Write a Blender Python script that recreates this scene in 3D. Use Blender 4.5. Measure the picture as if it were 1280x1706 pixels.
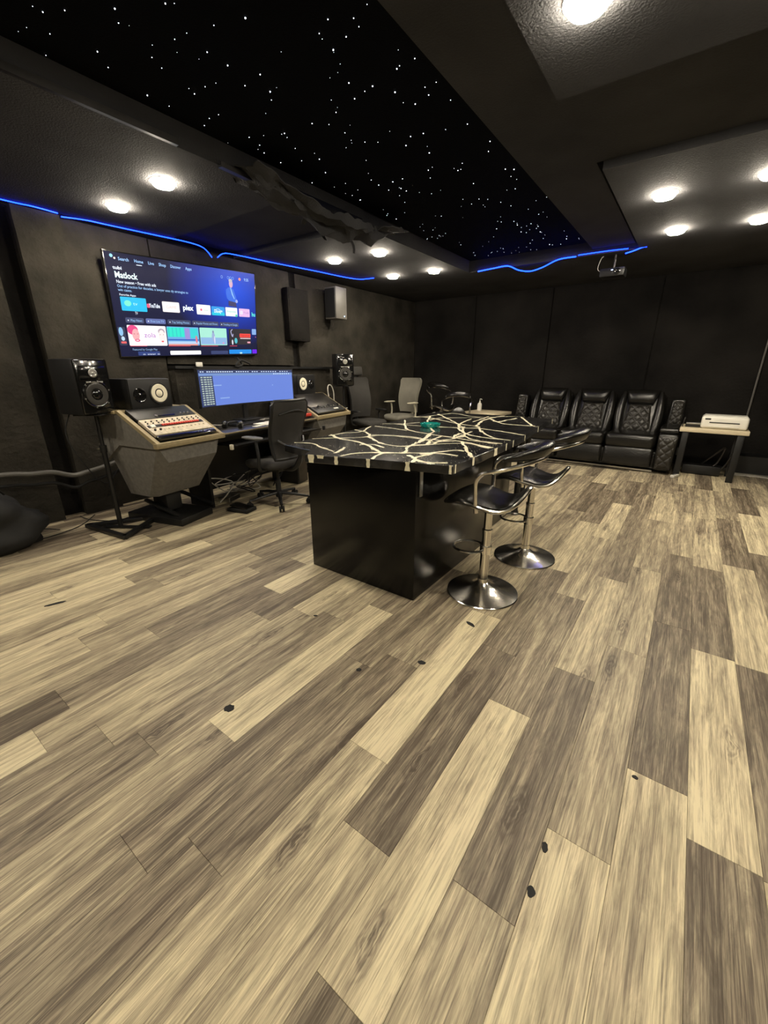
import bpy, bmesh, math, random
from mathutils import Vector, Matrix, Euler, noise
C = bpy.context.scene.collection
for o in list(bpy.data.objects): bpy.data.objects.remove(o)
PI = math.pi
R = math.radians
rnd = random.Random(7)

# ------------------------------------------------------------------ camera
cd = bpy.data.cameras.new('camera'); cam = bpy.data.objects.new('camera', cd); C.objects.link(cam)
cd.sensor_fit = 'HORIZONTAL'; cd.sensor_width = 36.0; cd.lens = 680.0 / 1280 * 36
cd.clip_start = 0.02; cd.clip_end = 60
PITCH = math.atan2(237, 680); YAW = math.atan2(522, 720.1)
cam.location = (0, 0, 1.36); cam.rotation_euler = (PI / 2 - PITCH, 0, YAW)
bpy.context.scene.camera = cam
# ------------------------------------------------------------------ world, view, lights
w = bpy.data.worlds.new('world'); bpy.context.scene.world = w; w.use_nodes = True
w.node_tree.nodes['Background'].inputs[0].default_value = (0.02, 0.02, 0.025, 1)
w.node_tree.nodes['Background'].inputs[1].default_value = 0.3
vs = bpy.context.scene.view_settings
vs.view_transform = 'Standard'; vs.look = 'None'; vs.gamma = 1; vs.use_curve_mapping = False
vs.exposure = 0.0
LAMP = 345.0            # radiance of each ceiling lamp lens
LAMP_COL = (1.0, 0.89, 0.71)
ZC = 2.62               # soffit height
LIGHTS = [(-3.33, 1.92), (-4.08, 1.93), (-3.83, 4.26), (-3.18, 4.30), (-3.76, 5.40), (-3.12, 5.45), (-0.455, 4.26), (-0.418, 5.33),
          (0.198, 5.39), (0.165, 4.26), (-0.575, 2.05), (0.17, 2.05), (-3.33, -0.35), (-4.08, -0.35), (-0.55, -0.35), (0.2, -0.35), (1.6, 0.9), (1.6, 4.3)]

# ------------------------------------------------------------------ materials
def mat(name, col, rough=0.6, metal=0.0, bump=0.0, bscale=60.0, var=0.0, vscale=6.0, emis=None, estr=0.0, trans=0.0, coat=0.0, spec=0.5, stretch=None):
    m = bpy.data.materials.new(name); m.use_nodes = True
    nt = m.node_tree; b = nt.nodes['Principled BSDF']; L = nt.links
    b.inputs['Base Color'].default_value = (*col, 1); b.inputs['Roughness'].default_value = rough
    b.inputs['Metallic'].default_value = metal; b.inputs['Specular IOR Level'].default_value = spec
    if coat: b.inputs['Coat Weight'].default_value = coat; b.inputs['Coat Roughness'].default_value = 0.08
    if trans: b.inputs['Transmission Weight'].default_value = trans
    if emis: b.inputs['Emission Color'].default_value = (*emis, 1); b.inputs['Emission Strength'].default_value = estr
    if bump or var:
        tc = nt.nodes.new('ShaderNodeTexCoord'); mp = nt.nodes.new('ShaderNodeMapping')
        L.new(tc.outputs['Object'], mp.inputs[0])
        if stretch: mp.inputs['Scale'].default_value = stretch
    if bump:
        n = nt.nodes.new('ShaderNodeTexNoise'); n.inputs['Scale'].default_value = bscale; n.inputs['Detail'].default_value = 5
        bp = nt.nodes.new('ShaderNodeBump'); bp.inputs['Strength'].default_value = bump; bp.inputs['Distance'].default_value = 0.01
        L.new(mp.outputs[0], n.inputs[0]); L.new(n.outputs[0], bp.inputs['Height']); L.new(bp.outputs[0], b.inputs['Normal'])
    if var:
        n2 = nt.nodes.new('ShaderNodeTexNoise'); n2.inputs['Scale'].default_value = vscale; n2.inputs['Detail'].default_value = 6
        mr = nt.nodes.new('ShaderNodeMapRange'); mr.inputs[1].default_value = 0.3; mr.inputs[2].default_value = 0.7
        mr.inputs[3].default_value = 1 - var; mr.inputs[4].default_value = 1 + var
        hv = nt.nodes.new('ShaderNodeVectorMath'); hv.operation = 'SCALE'; hv.inputs[0].default_value = col
        L.new(mp.outputs[0], n2.inputs[0]); L.new(n2.outputs[0], mr.inputs[0]); L.new(mr.outputs[0], hv.inputs['Scale']); L.new(hv.outputs[0], b.inputs['Base Color'])
    return m
def emit(name, col, s): return mat(name, (0.01, 0.01, 0.01), 0.5, emis=col, estr=s)
M = dict(
 wall=mat('wall_black_paint', (0.0095, 0.0085, 0.0075), 0.85, bump=0.9, bscale=28, var=0.55, vscale=1.8, spec=0.12),
 brick=mat('black_textured_panel', (0.027, 0.024, 0.019), 0.8, bump=1.0, bscale=24, var=0.45, vscale=3, spec=0.15),
 ceil=mat('ceiling_charcoal_felt', (0.048, 0.048, 0.050), 0.95, bump=0.5, bscale=90, var=0.2, vscale=2, spec=0.1),
 star=mat('ceiling_night_cloth', (0.004, 0.0045, 0.0055), 0.95, bump=0.3, bscale=120, spec=0.05),
 under=mat('floor_joint_dark', (0.03, 0.022, 0.015), 0.9, var=0.2),
 black=mat('black_satin', (0.006, 0.006, 0.006), 0.45, var=0.2, vscale=9),
 gloss=mat('black_gloss', (0.006, 0.006, 0.006), 0.12, coat=0.6, var=0.2),
 cab=mat('black_lacquered_board', (0.003, 0.0028, 0.0025), 0.25, var=0.3, bump=0.05, bscale=14, spec=0.28),
 plastic=mat('black_plastic', (0.009, 0.009, 0.009), 0.45, bump=0.1, bscale=200),
 rubber=mat('black_rubber', (0.010, 0.010, 0.010), 0.8, var=0.2),
 leather=mat('black_leather', (0.0075, 0.007, 0.006), 0.27, bump=0.25, bscale=70, var=0.25, vscale=12),
 chrome=mat('chrome', (0.88, 0.85, 0.78), 0.17, 1.0, bump=0.02, bscale=40),
 metal=mat('dark_metal', (0.09, 0.085, 0.08), 0.35, 1.0, var=0.2),
 silver=mat('silver_metal', (0.55, 0.54, 0.50), 0.3, 1.0, var=0.1),
 quilt=mat('quilted_leather', (0.022, 0.020, 0.0165), 0.40, bump=0.06, bscale=90, var=0.2, vscale=12),
 felt=mat('grey_felt', (0.150, 0.142, 0.125), 0.95, bump=0.4, bscale=180, var=0.15, vscale=30),
 wood=mat('raw_birch_edge', (0.30, 0.24, 0.13), 0.6, var=0.2, vscale=30, stretch=(1, 8, 8)),
 lightwood=mat('pale_pine_board', (0.62, 0.53, 0.36), 0.5, var=0.12, vscale=20, stretch=(1, 9, 9)),
 desk=mat('dark_desk_laminate', (0.03, 0.028, 0.025), 0.3, var=0.2),
 white=mat('white_plastic', (0.75, 0.73, 0.65), 0.35, var=0.04),
 cone=mat('white_paper_cone', (0.85, 0.80, 0.62), 0.7, var=0.05),
 greycone=mat('grey_woofer_cone', (0.045, 0.043, 0.04), 0.28, var=0.2),
 cream=mat('cream_panel', (0.55, 0.48, 0.36), 0.5, var=0.25, vscale=40),
 red=mat('red_plastic', (0.55, 0.04, 0.02), 0.4, var=0.1),
 greyfab=mat('grey_woven_fabric', (0.20, 0.19, 0.155), 0.9, bump=0.4, bscale=300, var=0.1),
 darkfab=mat('charcoal_mesh_fabric', (0.030, 0.028, 0.025), 0.85, bump=0.4, bscale=300, var=0.15),
 armpad=mat('pale_arm_pad', (0.50, 0.47, 0.36), 0.5, var=0.05),
 greypad=mat('grey_arm_pad', (0.10, 0.10, 0.095), 0.6, var=0.1),
 paper=mat('white_paper', (0.75, 0.72, 0.62), 0.8, var=0.04),
 cable=mat('white_cable', (0.45, 0.43, 0.38), 0.5, var=0.05),
 marble=mat('black_epoxy_marble', (0.018, 0.018, 0.0185), 0.2, coat=0.5, var=0.85, vscale=9),
 vein=mat('ivory_epoxy_vein', (0.88, 0.82, 0.60), 0.4, var=0.12, vscale=60),
 teal=mat('teal_glass', (0.02, 0.50, 0.44), 0.08, trans=0.55, var=0.2, vscale=50),
 screw=mat('grey_wallbox', (0.10, 0.095, 0.085), 0.5, var=0.1),
 lens=emit('lamp_lens', LAMP_COL, LAMP),
 led=emit('blue_led', (0.003, 0.024, 1.0), 17.0),
 starlit=emit('fibre_star', (0.85, 0.9, 1.0), 5.0),
)
def plank_material():
    m = bpy.data.materials.new('weathered_oak_plank'); m.use_nodes = True; nt = m.node_tree; L = nt.links; N = nt.nodes
    b = N['Principled BSDF']
    oi = N.new('ShaderNodeObjectInfo'); sp = N.new('ShaderNodeSeparateColor'); L.new(oi.outputs['Color'], sp.inputs[0])
    tc = N.new('ShaderNodeTexCoord')
    off = N.new('ShaderNodeVectorMath'); off.operation = 'SCALE'; off.inputs[0].default_value = (37.0, 91.0, 53.0); L.new(sp.outputs[1], off.inputs['Scale'])
    ad = N.new('ShaderNodeVectorMath'); ad.operation = 'ADD'; L.new(tc.outputs['Object'], ad.inputs[0]); L.new(off.outputs[0], ad.inputs[1])
    def nz(scale, det, rough=0.5, dist=0.0):
        mp = N.new('ShaderNodeVectorMath'); mp.operation = 'MULTIPLY'; mp.inputs[1].default_value = scale; L.new(ad.outputs[0], mp.inputs[0])
        n = N.new('ShaderNodeTexNoise'); n.inputs['Scale'].default_value = 1; n.inputs['Detail'].default_value = det; n.inputs['Roughness'].default_value = rough
        n.inputs['Distortion'].default_value = dist
        L.new(mp.outputs[0], n.inputs[0]); return n.outputs[0]
    def ma(op, a, bb, c=None):
        n = N.new('ShaderNodeMath'); n.operation = op
        for i, q in enumerate([a, bb] + ([c] if c is not None else [])):
            if isinstance(q, (int, float)): n.inputs[i].default_value = q
            else: L.new(q, n.inputs[i])
        return n.outputs[0]
    streak = nz((17, 0.8, 1), 3, 0.5, 0.3); mid = nz((60, 2.0, 1), 4, 0.6, 0.5); fine = nz((300, 3.2, 1), 3, 0.65); blot = nz((10, 5, 1), 4, 0.6, 1.0)
    fleck = nz((210, 7, 1), 4, 0.7)
    dash = nz((420, 14, 1), 2, 0.7); cloud = nz((26, 3.2, 1), 6, 0.68, 1.6)
    # knots: few, stretched along the board, ringed
    kv = N.new('ShaderNodeVectorMath'); kv.operation = 'MULTIPLY'; kv.inputs[1].default_value = (5.2, 1.15, 1)
    wv = N.new('ShaderNodeVectorMath'); wv.operation = 'MULTIPLY_ADD'
    nn = N.new('ShaderNodeTexNoise'); nn.inputs['Scale'].default_value = 14; nn.inputs['Detail'].default_value = 3; L.new(ad.outputs[0], nn.inputs[0])
    L.new(nn.outputs[1], wv.inputs[0]); wv.inputs[1].default_value = (.05, .05, 0); L.new(ad.outputs[0], wv.inputs[2]); L.new(wv.outputs[0], kv.inputs[0])
    vo_ = N.new('ShaderNodeTexVoronoi'); vo_.voronoi_dimensions = '2D'; vo_.inputs['Scale'].default_value = 1; L.new(kv.outputs[0], vo_.inputs['Vector'])
    kn = N.new('ShaderNodeMapRange'); kn.inputs[1].default_value = .03; kn.inputs[2].default_value = .17; kn.inputs[3].default_value = 1; kn.inputs[4].default_value = 0; L.new(vo_.outputs['Distance'], kn.inputs[0])
    sc_ = N.new('ShaderNodeSeparateColor'); L.new(vo_.outputs['Color'], sc_.inputs[0])
    kk = ma('MULTIPLY', kn.outputs[0], ma('GREATER_THAN', sc_.outputs[0], .72))
    ring = ma('SINE', ma('MULTIPLY', vo_.outputs['Distance'], 120.0), 0.0)
    kk = ma('MULTIPLY', kk, ma('MULTIPLY_ADD', ring, .35, .65))
    t = ma('MULTIPLY_ADD', ma('SUBTRACT', streak, 0.5), 0.85, sp.outputs[0])
    t = ma('MULTIPLY_ADD', ma('SUBTRACT', mid, 0.5), 0.65, t)
    t = ma('MULTIPLY_ADD', ma('SUBTRACT', cloud, 0.5), 0.95, t)
    t = ma('MULTIPLY_ADD', ma('SUBTRACT', fine, 0.5), 0.75, t)
    t = ma('MULTIPLY_ADD', ma('SUBTRACT', fleck, 0.5), 0.75, t)
    t = ma('MULTIPLY_ADD', ma('SUBTRACT', dash, 0.5), 0.35, t)
    t = ma('MULTIPLY_ADD', kk, -0.42, t)
    cr = N.new('ShaderNodeValToRGB'); e = cr.color_ramp.elements
    e[0].position = 0.0; e[0].color = (0.075, 0.058, 0.041, 1); e[1].position = 1.0; e[1].color = (0.72, 0.635, 0.43, 1)
    for p, c in ((0.25, (0.140, 0.112, 0.082)), (0.5, (0.285, 0.238, 0.170)), (0.75, (0.49, 0.42, 0.285))):
        q = e.new(p); q.color = (*c, 1)
    L.new(t, cr.inputs[0])
    # pinkish or greenish cast, board by board
    mix = N.new('ShaderNodeMix'); mix.data_type = 'RGBA'; mix.blend_type = 'MULTIPLY'; mix.inputs[0].default_value = 0.8
    cast = N.new('ShaderNodeValToRGB'); cast.color_ramp.elements[0].color = (1.0, 0.95, 0.94, 1); cast.color_ramp.elements[1].color = (0.97, 1.0, 0.92, 1)
    L.new(blot, cast.inputs[0]); L.new(cr.outputs[0], mix.inputs[6]); L.new(cast.outputs[0], mix.inputs[7])
    L.new(mix.outputs[2], b.inputs['Base Color'])
    b.inputs['Roughness'].default_value = 0.5; b.inputs['Specular IOR Level'].default_value = 0.35
    bp = N.new('ShaderNodeBump'); bp.inputs['Strength'].default_value = 0.25; bp.inputs['Distance'].default_value = 0.002
    L.new(fine, bp.inputs['Height']); L.new(bp.outputs[0], b.inputs['Normal'])
    return m
M['plank'] = plank_material()

# ------------------------------------------------------------------ helpers
def cat(pts, k=6, closed=False):
    P = [Vector(p) for p in pts]; n = len(P); out = []
    rng = range(n if closed else n - 1)
    for i in rng:
        g = (lambda j: P[j % n]) if closed else (lambda j: P[max(0, min(n - 1, j))])
        a, b, c, d = g(i - 1), g(i), g(i + 1), g(i + 2)
        for s in range(k):
            t = s / k
            out.append(0.5 * ((2 * b) + (c - a) * t + (2 * a - 5 * b + 4 * c - d) * t * t + (3 * b - a - 3 * c + d) * t ** 3))
    if not closed: out.append(P[-1])
    return out
class MB:
    def __init__(s): s.bm = bmesh.new()
    def box(s, c, d, rot=None, bev=0.0, seg=2, taper=None):
        r = bmesh.ops.create_cube(s.bm, size=1.0); vs_ = r['verts']
        for v in vs_:
            if taper and v.co.z > 0: v.co.x *= taper[0]; v.co.y *= taper[1]
            v.co = Vector((v.co.x * d[0], v.co.y * d[1], v.co.z * d[2]))
        if bev:
            es = list({e for v in vs_ for e in v.link_edges})
            rr = bmesh.ops.bevel(s.bm, geom=es, offset=bev, segments=seg, profile=0.5, affect='EDGES')
            vs_ = list({v for f in rr['faces'] for v in f.verts} | {v for v in vs_ if v.is_valid})
        m = Matrix.Translation(c) @ (Euler(rot).to_matrix().to_4x4() if rot else Matrix.Identity(4))
        for v in vs_: v.co = m @ v.co
        return s
    def rings(s, rs, closed=False, cap=True):
        vr = [[s.bm.verts.new(p) for p in r] for r in rs]; n = len(vr[0])
        for a, b in list(zip(vr, vr[1:])) + ([(vr[-1], vr[0])] if closed else []):
            for i in range(n):
                s.bm.faces.new((a[i], a[(i + 1) % n], b[(i + 1) % n], b[i]))
        if cap and not closed:
            s.bm.faces.new(list(reversed(vr[0]))); s.bm.faces.new(vr[-1])
        return s
    def tube(s, pts, r, n=8, closed=False, flat=1.0, cap=True):
        P = [Vector(p) for p in pts]; rs = []; N = len(P); up = None
        for i, p in enumerate(P):
            if closed: t = P[(i + 1) % N] - P[i - 1]
            else: t = P[min(i + 1, N - 1)] - P[max(i - 1, 0)]
            if t.length < 1e-9: t = Vector((0, 0, 1))
            t.normalize()
            if up is None: up = Vector((0, 0, 1)) if abs(t.z) < 0.9 else Vector((1, 0, 0))
            a = (up - t * up.dot(t))
            if a.length < 1e-6: a = t.orthogonal()
            a.normalize(); bb = t.cross(a); up = a
            rad = r[i] if isinstance(r, (list, tuple)) else r
            rs.append([p + a * math.cos(q) * rad * flat + bb * math.sin(q) * rad for q in [2 * PI * k / n for k in range(n)]])
        return s.rings(rs, closed, cap)
    def cyl(s, a, b, r0, r1=None, n=20):
        return s.tube([a, b], [r0, r0 if r1 is None else r1], n)
    def lathe(s, prof, c=(0, 0, 0), mtx=None, n=32):
        m = mtx or Matrix.Identity(4); c = Vector(c); rs = []
        for r, z in prof: rs.append([c + (m @ Vector((max(r, 1e-4) * math.cos(q), max(r, 1e-4) * math.sin(q), z))) for q in [2 * PI * k / n for k in range(n)]])
        return s.rings(rs)
    def prism(s, poly, z0, z1):
        return s.rings([[Vector((x, y, z0)) for x, y in poly], [Vector((x, y, z1)) for x, y in poly]])
    def surf(s, f, nu, nv, th=0.0, nrm=None):
        g = [[s.bm.verts.new(f(i / nu, j / nv)) for j in range(nv + 1)] for i in range(nu + 1)]
        for i in range(nu):
            for j in range(nv): s.bm.faces.new((g[i][j], g[i + 1][j], g[i + 1][j + 1], g[i][j + 1]))
        if th:
            d = Vector(nrm).normalized() * -th
            h = [[s.bm.verts.new(v.co + d) for v in r] for r in g]
            for i in range(nu):
                for j in range(nv): s.bm.faces.new((h[i][j + 1], h[i + 1][j + 1], h[i + 1][j], h[i][j]))
            for i in range(nu):
                for j in (0, nv): s.bm.faces.new((g[i][j], g[i + 1][j], h[i + 1][j], h[i][j]))
            for j in range(nv):
                for i in (0, nu): s.bm.faces.new((g[i][j], g[i][j + 1], h[i][j + 1], h[i][j]))
        return s
    def ell(s, c, d, rot=None, u=20, v=12, pw=1.0):
        r = bmesh.ops.create_uvsphere(s.bm, u_segments=u, v_segments=v, radius=1.0)
        m = Matrix.Translation(c) @ (Euler(rot).to_matrix().to_4x4() if rot else Matrix.Identity(4))
        for q in r['verts']:
            k = [math.copysign(abs(x) ** pw, x) for x in q.co]
            q.co = m @ Vector((k[0] * d[0], k[1] * d[1], k[2] * d[2]))
        return s
    def build(s, name, m, parent=None, loc=None, rot=None, kind=None, label=None, ang=35):
        bmesh.ops.recalc_face_normals(s.bm, faces=s.bm.faces)
        me = bpy.data.meshes.new(name); s.bm.to_mesh(me); s.bm.free()
        me.materials.append(M[m] if isinstance(m, str) else m)
        for p in me.polygons: p.use_smooth = True
        me.set_sharp_from_angle(angle=R(ang))
        o = bpy.data.objects.new(name, me); C.objects.link(o)
        if parent: o.parent = parent
        if loc: o.location = loc
        if rot: o.rotation_euler = rot
        if kind: o['kind'] = kind
        if label: o['label'] = label
        return o
def tag(o, label, cat_, group=None):
    o['label'] = label; o['category'] = cat_
    if group: o['group'] = group
    return o
def thing(name, label, cat_, loc=(0, 0, 0), rz=0.0, group=None, rot=None):
    o = bpy.data.objects.new(name, None); C.objects.link(o); o.empty_display_size = 0.1
    o.location = loc; o.rotation_euler = rot if rot else (0, 0, rz)
    return tag(o, label, cat_, group)
def dup(o, parent=None):
    c = o.copy(); C.objects.link(c); c.parent = parent
    for ch in list(o.children): dup(ch, c)
    return c
def rect(cx, cy, w_, h_, r=0.02, k=4):
    out = []
    for sx, sy, a0 in ((1, 1, 0), (-1, 1, 90), (-1, -1, 180), (1, -1, 270)):
        for i in range(k + 1):
            a = R(a0 + 90 * i / k); out.append((cx + sx * (w_ / 2 - r) + r * math.cos(a), cy + sy * (h_ / 2 - r) + r * math.sin(a)))
    return out

# ------------------------------------------------------------------ the room
WX, WY, BX, BY = -4.77, 7.6, 3.2, -2.2
def S(name, m, *boxes):
    b = MB()
    for (x0, x1, y0, y1, z0, z1) in boxes: b.box(((x0 + x1) / 2, (y0 + y1) / 2, (z0 + z1) / 2), (x1 - x0, y1 - y0, z1 - z0))
    return b.build(name, m, kind='structure')
floor = S('floor', 'under', (WX - .15, BX + .1, BY - .1, WY + .1, -0.10, -0.006))
wl = S('wall_left', 'wall', (WX - .15, WX, BY, WY, -0.006, 3.1))
wf = S('wall_far', 'wall', (WX - .15, BX + .1, WY, WY + .1, -0.006, 3.1))
wr = S('wall_right', 'wall', (BX, BX + .1, BY, WY, -0.006, 3.1))
wb = S('wall_back', 'wall', (WX - .15, BX + .1, BY - .1, BY, -0.006, 3.1))
# left wall cladding: raised panels with gaps, and a lower ledge behind the desk
def wall_panel(x1, y0, y1, z0, z1, parent=wl, m='brick'):
    b = MB()
    ny, nz = max(2, int((y1 - y0) / .06)), max(2, int((z1 - z0) / .09))
    def f(u, v):
        y = y0 + (y1 - y0) * u; z = z0 + (z1 - z0) * v
        return Vector((x1 + 0.012 * noise.noise(Vector((y * 5, z * 5, 1.3))) + 0.006 * noise.noise(Vector((y * 19, z * 19, 3))), y, z))
    b.surf(f, ny, nz, th=(x1 - WX - .002), nrm=(1, 0, 0))
    return b.build('panel', m, parent)
wall_panel(-4.64, -2.1, 1.19, 0.0, 2.60)
wall_panel(-4.64, 1.37, 1.70, 0.0, 2.60)
wall_panel(-4.71, 1.72, 2.45, 0.0, 2.60)
wall_panel(-4.60, 2.47, 4.92, 0.0, 1.37)
wall_panel(-4.72, 2.47, 4.30, 1.42, 2.60)
wall_panel(-4.72, 4.42, 7.55, 0.0, 2.60)
S('trim_1', 'black', (-4.77, -4.56, 2.46, 4.94, 1.372, 1.40))
# far wall: big fabric panels with a shallow seam between them
for x0, x1 in ((-4.74, -3.45), (-3.43, -2.12), (-2.10, -0.62), (-0.60, 0.66), (0.70, 1.9), (1.92, 3.19)):
    b = MB(); n = 18
    def f(u, v, x0=x0, x1=x1):
        x = x0 + (x1 - x0) * u; z = 0.1 + 2.5 * v
        return Vector((x, WY - .02 - 0.008 * noise.noise(Vector((x * 3, z * 3, 5))), z))
    b.surf(f, n, n, th=.016, nrm=(0, -1, 0)); b.build('panel', 'wall', wf)
tube = MB().tube([(0.68, WY - .035, .1), (0.675, WY - .04, 1.3), (0.68, WY - .035, 2.6)], .012)
tag(tube.build('wall_conduit', 'screw'), 'thin grey vertical conduit running up the far wall above the printer', 'conduit')
S('baseboard_far', 'silver', (0.60, 3.1, WY - .36, WY - .34, 0, .03))
S('trim_2', 'black', (0.60, 3.1, WY - .34, WY - .03, 0, .26))

# ceiling: soffits around a raised star panel, shallow cross recesses
def ceil_box(name, *bx): return S(name, 'ceil', *bx)
ZT = 3.05
ceil_box('ceiling', (WX, BX, BY, WY, ZT, ZT + .1))
ceil_box('trim_3', (WX, -2.78, BY, 2.65, ZC, ZT - .001))
ceil_box('trim_4', (WX, -2.78, 2.65, 3.50, ZC + .06, ZT - .001))
ceil_box('trim_5', (WX, -2.80, 3.50, 5.85, ZC, ZT - .001))
ceil_box('trim_6', (WX, BX, 5.85, WY, ZC, ZT - .001))
ceil_box('trim_7', (-0.82, BX, BY, 2.60, ZC, ZT - .001))
ceil_box('trim_8', (-0.82, BX, 2.60, 3.55, ZC + .05, ZT - .001))
ceil_box('trim_9', (-0.77, BX, 3.55, 5.85, ZC, ZT - .001))
ceil_box('trim_10', (-1.25, -0.82, BY, 5.849, ZC + .06, ZT - .002))
S('trim_11', 'metal', (-2.781, -2.755, BY, 1.72, ZC, ZC + .035))
star = MB().box(((-2.78 - 1.25) / 2, (BY + 5.85) / 2, 2.765), (1.53, 5.85 - BY - .01, .02)).build('ceiling_star_panel', 'star', kind='structure')
SK = 1.385 / 1.66
PS = [(-2.96,1.21),(-2.86,1.27),(-2.65,1.41),(-2.73,1.46),(-2.42,1.54),(-2.17,1.68),(-3.10,1.28),(-3.32,1.15),(-3.04,1.48),(-2.84,1.68),(-2.55,1.84),(-3.13,1.57),(-3.32,1.60),(-2.83,2.00),(-2.95,2.00),(-3.21,1.83),(-3.39,2.05),(-3.12,2.21),(-3.23,2.24),(-2.55,1.97),(-2.18,1.82),(-2.46,2.13),(-2.62,2.14),(-2.54,2.27),(-2.60,2.33),(-1.97,2.24),(-1.85,2.07),(-1.95,2.11),(-1.74,2.14),(-1.85,2.21),(-1.98,2.61),(-2.05,2.62),(-2.15,2.64),(-2.08,2.50),(-2.35,2.68),(-2.58,2.68),(-2.49,2.76),(-2.47,2.91),(-2.43,3.10),(-2.84,2.65),(-3.10,2.53),(-3.13,2.65),(-3.20,2.75),(-3.22,2.94),(-3.05,3.02),(-2.91,3.09),(-3.04,3.30),(-2.80,3.66),(-3.18,3.97),(-3.29,3.38),(-3.34,3.33),(-2.81,3.79),(-1.77,2.57),(-1.64,2.56),(-1.90,2.74),(-1.72,2.81),(-1.74,2.89),(-1.86,2.92),(-1.65,3.02),(-1.68,3.34),(-1.84,3.31),(-2.00,3.26),(-2.20,3.33),(-2.10,3.24),(-2.11,3.54),(-1.97,3.86),(-2.06,3.96),(-1.64,3.66),(-1.71,3.80),(-2.55,3.81),(-2.68,3.98),(-2.66,3.81),(-2.80,3.94),(-2.27,3.80),(-3.18,4.46),(-3.20,4.66),(-2.67,4.06),(-1.65,4.23),(-1.71,4.18),(-1.72,4.35),(-1.78,4.64),(-2.06,4.29),(-2.31,4.58),(-2.17,4.67),(-2.10,4.73),(-2.29,4.75),(-2.20,4.85),(-1.55,4.83),(-1.59,5.03),(-1.80,5.48),(-2.11,5.55),(-2.12,5.70),(-2.04,5.80),(-1.97,5.75),(-1.93,5.90),(-1.97,6.13),(-2.17,5.99),(-2.38,5.69),(-2.24,5.48),(-3.05,6.06),(-1.74,6.53),(-1.77,6.64),(-2.03,6.78),(-2.00,6.82),(-2.35,7.20),(-1.63,6.71),(-2.93,7.00)]
b = MB()
def star_dot(x, y, r):
    b.ell((x, y, 2.752), (r, r, r * .8), u=6, v=4)
for x, y in PS:
    x *= SK; y *= SK
    if -2.76 < x < -1.27 and y < 5.8: star_dot(x, y, rnd.uniform(.0018, .0036))
for i in range(190):
    y = rnd.uniform(-1.5, 5.8); x = rnd.uniform(-2.76, -1.27)
    star_dot(x, y, rnd.choice([.0008, .001, .0012, .0015]) * (1 + y * .12))
so = b.build('star_lights', 'starlit', kind='stuff'); tag(so, 'tiny white fibre star lights scattered over the black ceiling panel', 'star lights')

# ------------------------------------------------------------------ plank floor
ROWS = {-2:[[0.72,0.5,0.2],[1.8,0.2,0.7],[2.94,0.65,0.35],[4.16,0.3,0.3],[5.42,0.3,0.35]],-3:[[0.36,0.15,0.75],[1.42,0.9,0.3],[2.53,0.3,0.65],[3.71,0.5,0.7]],1:[[1.24,0.2,0.85],[2.36,0.85,0.2],[3.52,0.2,0.65],[6.08,0.6,0.2]],2:[[1.23,0.8,0.25],[2.34,0.25,0.8],[3.68,0.75,0.3],[4.92,0.25,0.5]],0:[[1.4,0.7,0.2],[3.67,0.25,0.55],[4.94,0.55,0.2],[5.82,0.65,0.75],[6.21,0.2,0.8]],-1:[[1.02,0.85,0.5],[3.25,0.6,0.55],[4.49,0.5,0.7]],-4:[[0.66,0.7,0.2],[2.86,0.2,0.65],[4.06,0.75,0.25],[5.4,0.3,0.5]],-5:[[0.9,0.65,0.9],[2.03,0.9,0.6],[4.35,0.5,0.2],[5.67,0.2,0.8]],-6:[[0.34,0.35,0.3],[1.4,0.25,0.4],[3.69,0.3,0.5]],-7:[[0.22,0.45,0.3],[1.27,0.3,0.3],[4.79,0.75,0.4]],-11:[[0.19,0.85,0.55],[1.24,0.75,0.3]],-12:[[0.32,0.2,0.35]],-10:[[0.35,0.45,0.6],[1.41,0.6,0.85]],-9:[[0.43,0.3,0.55],[1.49,0.25,0.6]],-8:[[0.63,0.65,0.9],[1.71,0.9,0.4]],-19:[[1.1,0.85,0.6],[2.21,0.45,0.9]],-18:[[0.61,0.75,0.85],[1.67,0.9,0.55]],-15:[[0.68,0.85,0.8],[1.75,0.75,0.35]],-16:[[2.25,0.65,0.5]],-14:[[0.53,0.8,0.6],[1.59,0.75,0.4]],-13:[[0.79,0.65,0.3],[1.87,0.45,0.85]],-23:[[1.16,0.4,0.75]],-20:[[1.47,0.5,0.9]],-17:[[0.99,0.9,0.5]],-25:[[1.18,0.5,0.7]],4:[[5.64,0.8,0.5]],3:[[4.06,0.25,0.85]]}
PW = 0.178; X0 = 0.074; PL = 1.155
def vis(x, y):
    d = Vector((x, y, -1.36)); m = cam.rotation_euler.to_matrix(); q = m.transposed() @ d
    if q.z > -0.05: return False
    px = 640 + 680 * q.x / -q.z; py = 853 - 680 * q.y / -q.z
    return -200 < px < 1480 and 700 < py < 1900
kmin = int((WX - X0) / PW) - 1; kmax = int((BX - X0) / PW) + 1
hid = [MB() for _ in range(5)]; count = 0
def plank_mesh(bm_, cx, cy, wd, ln):
    e = .0008; g = .00035
    hx, hy = wd / 2 - g, ln / 2 - g
    rs = []
    for dx, z in ((0, -.0065), (0, -e), (e, 0)):
        rs.append([Vector((cx + sx * (hx - dx), cy + sy * (hy - dx), z)) for sx, sy in ((1, 1), (-1, 1), (-1, -1), (1, -1))])
    bm_.rings(rs)
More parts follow.
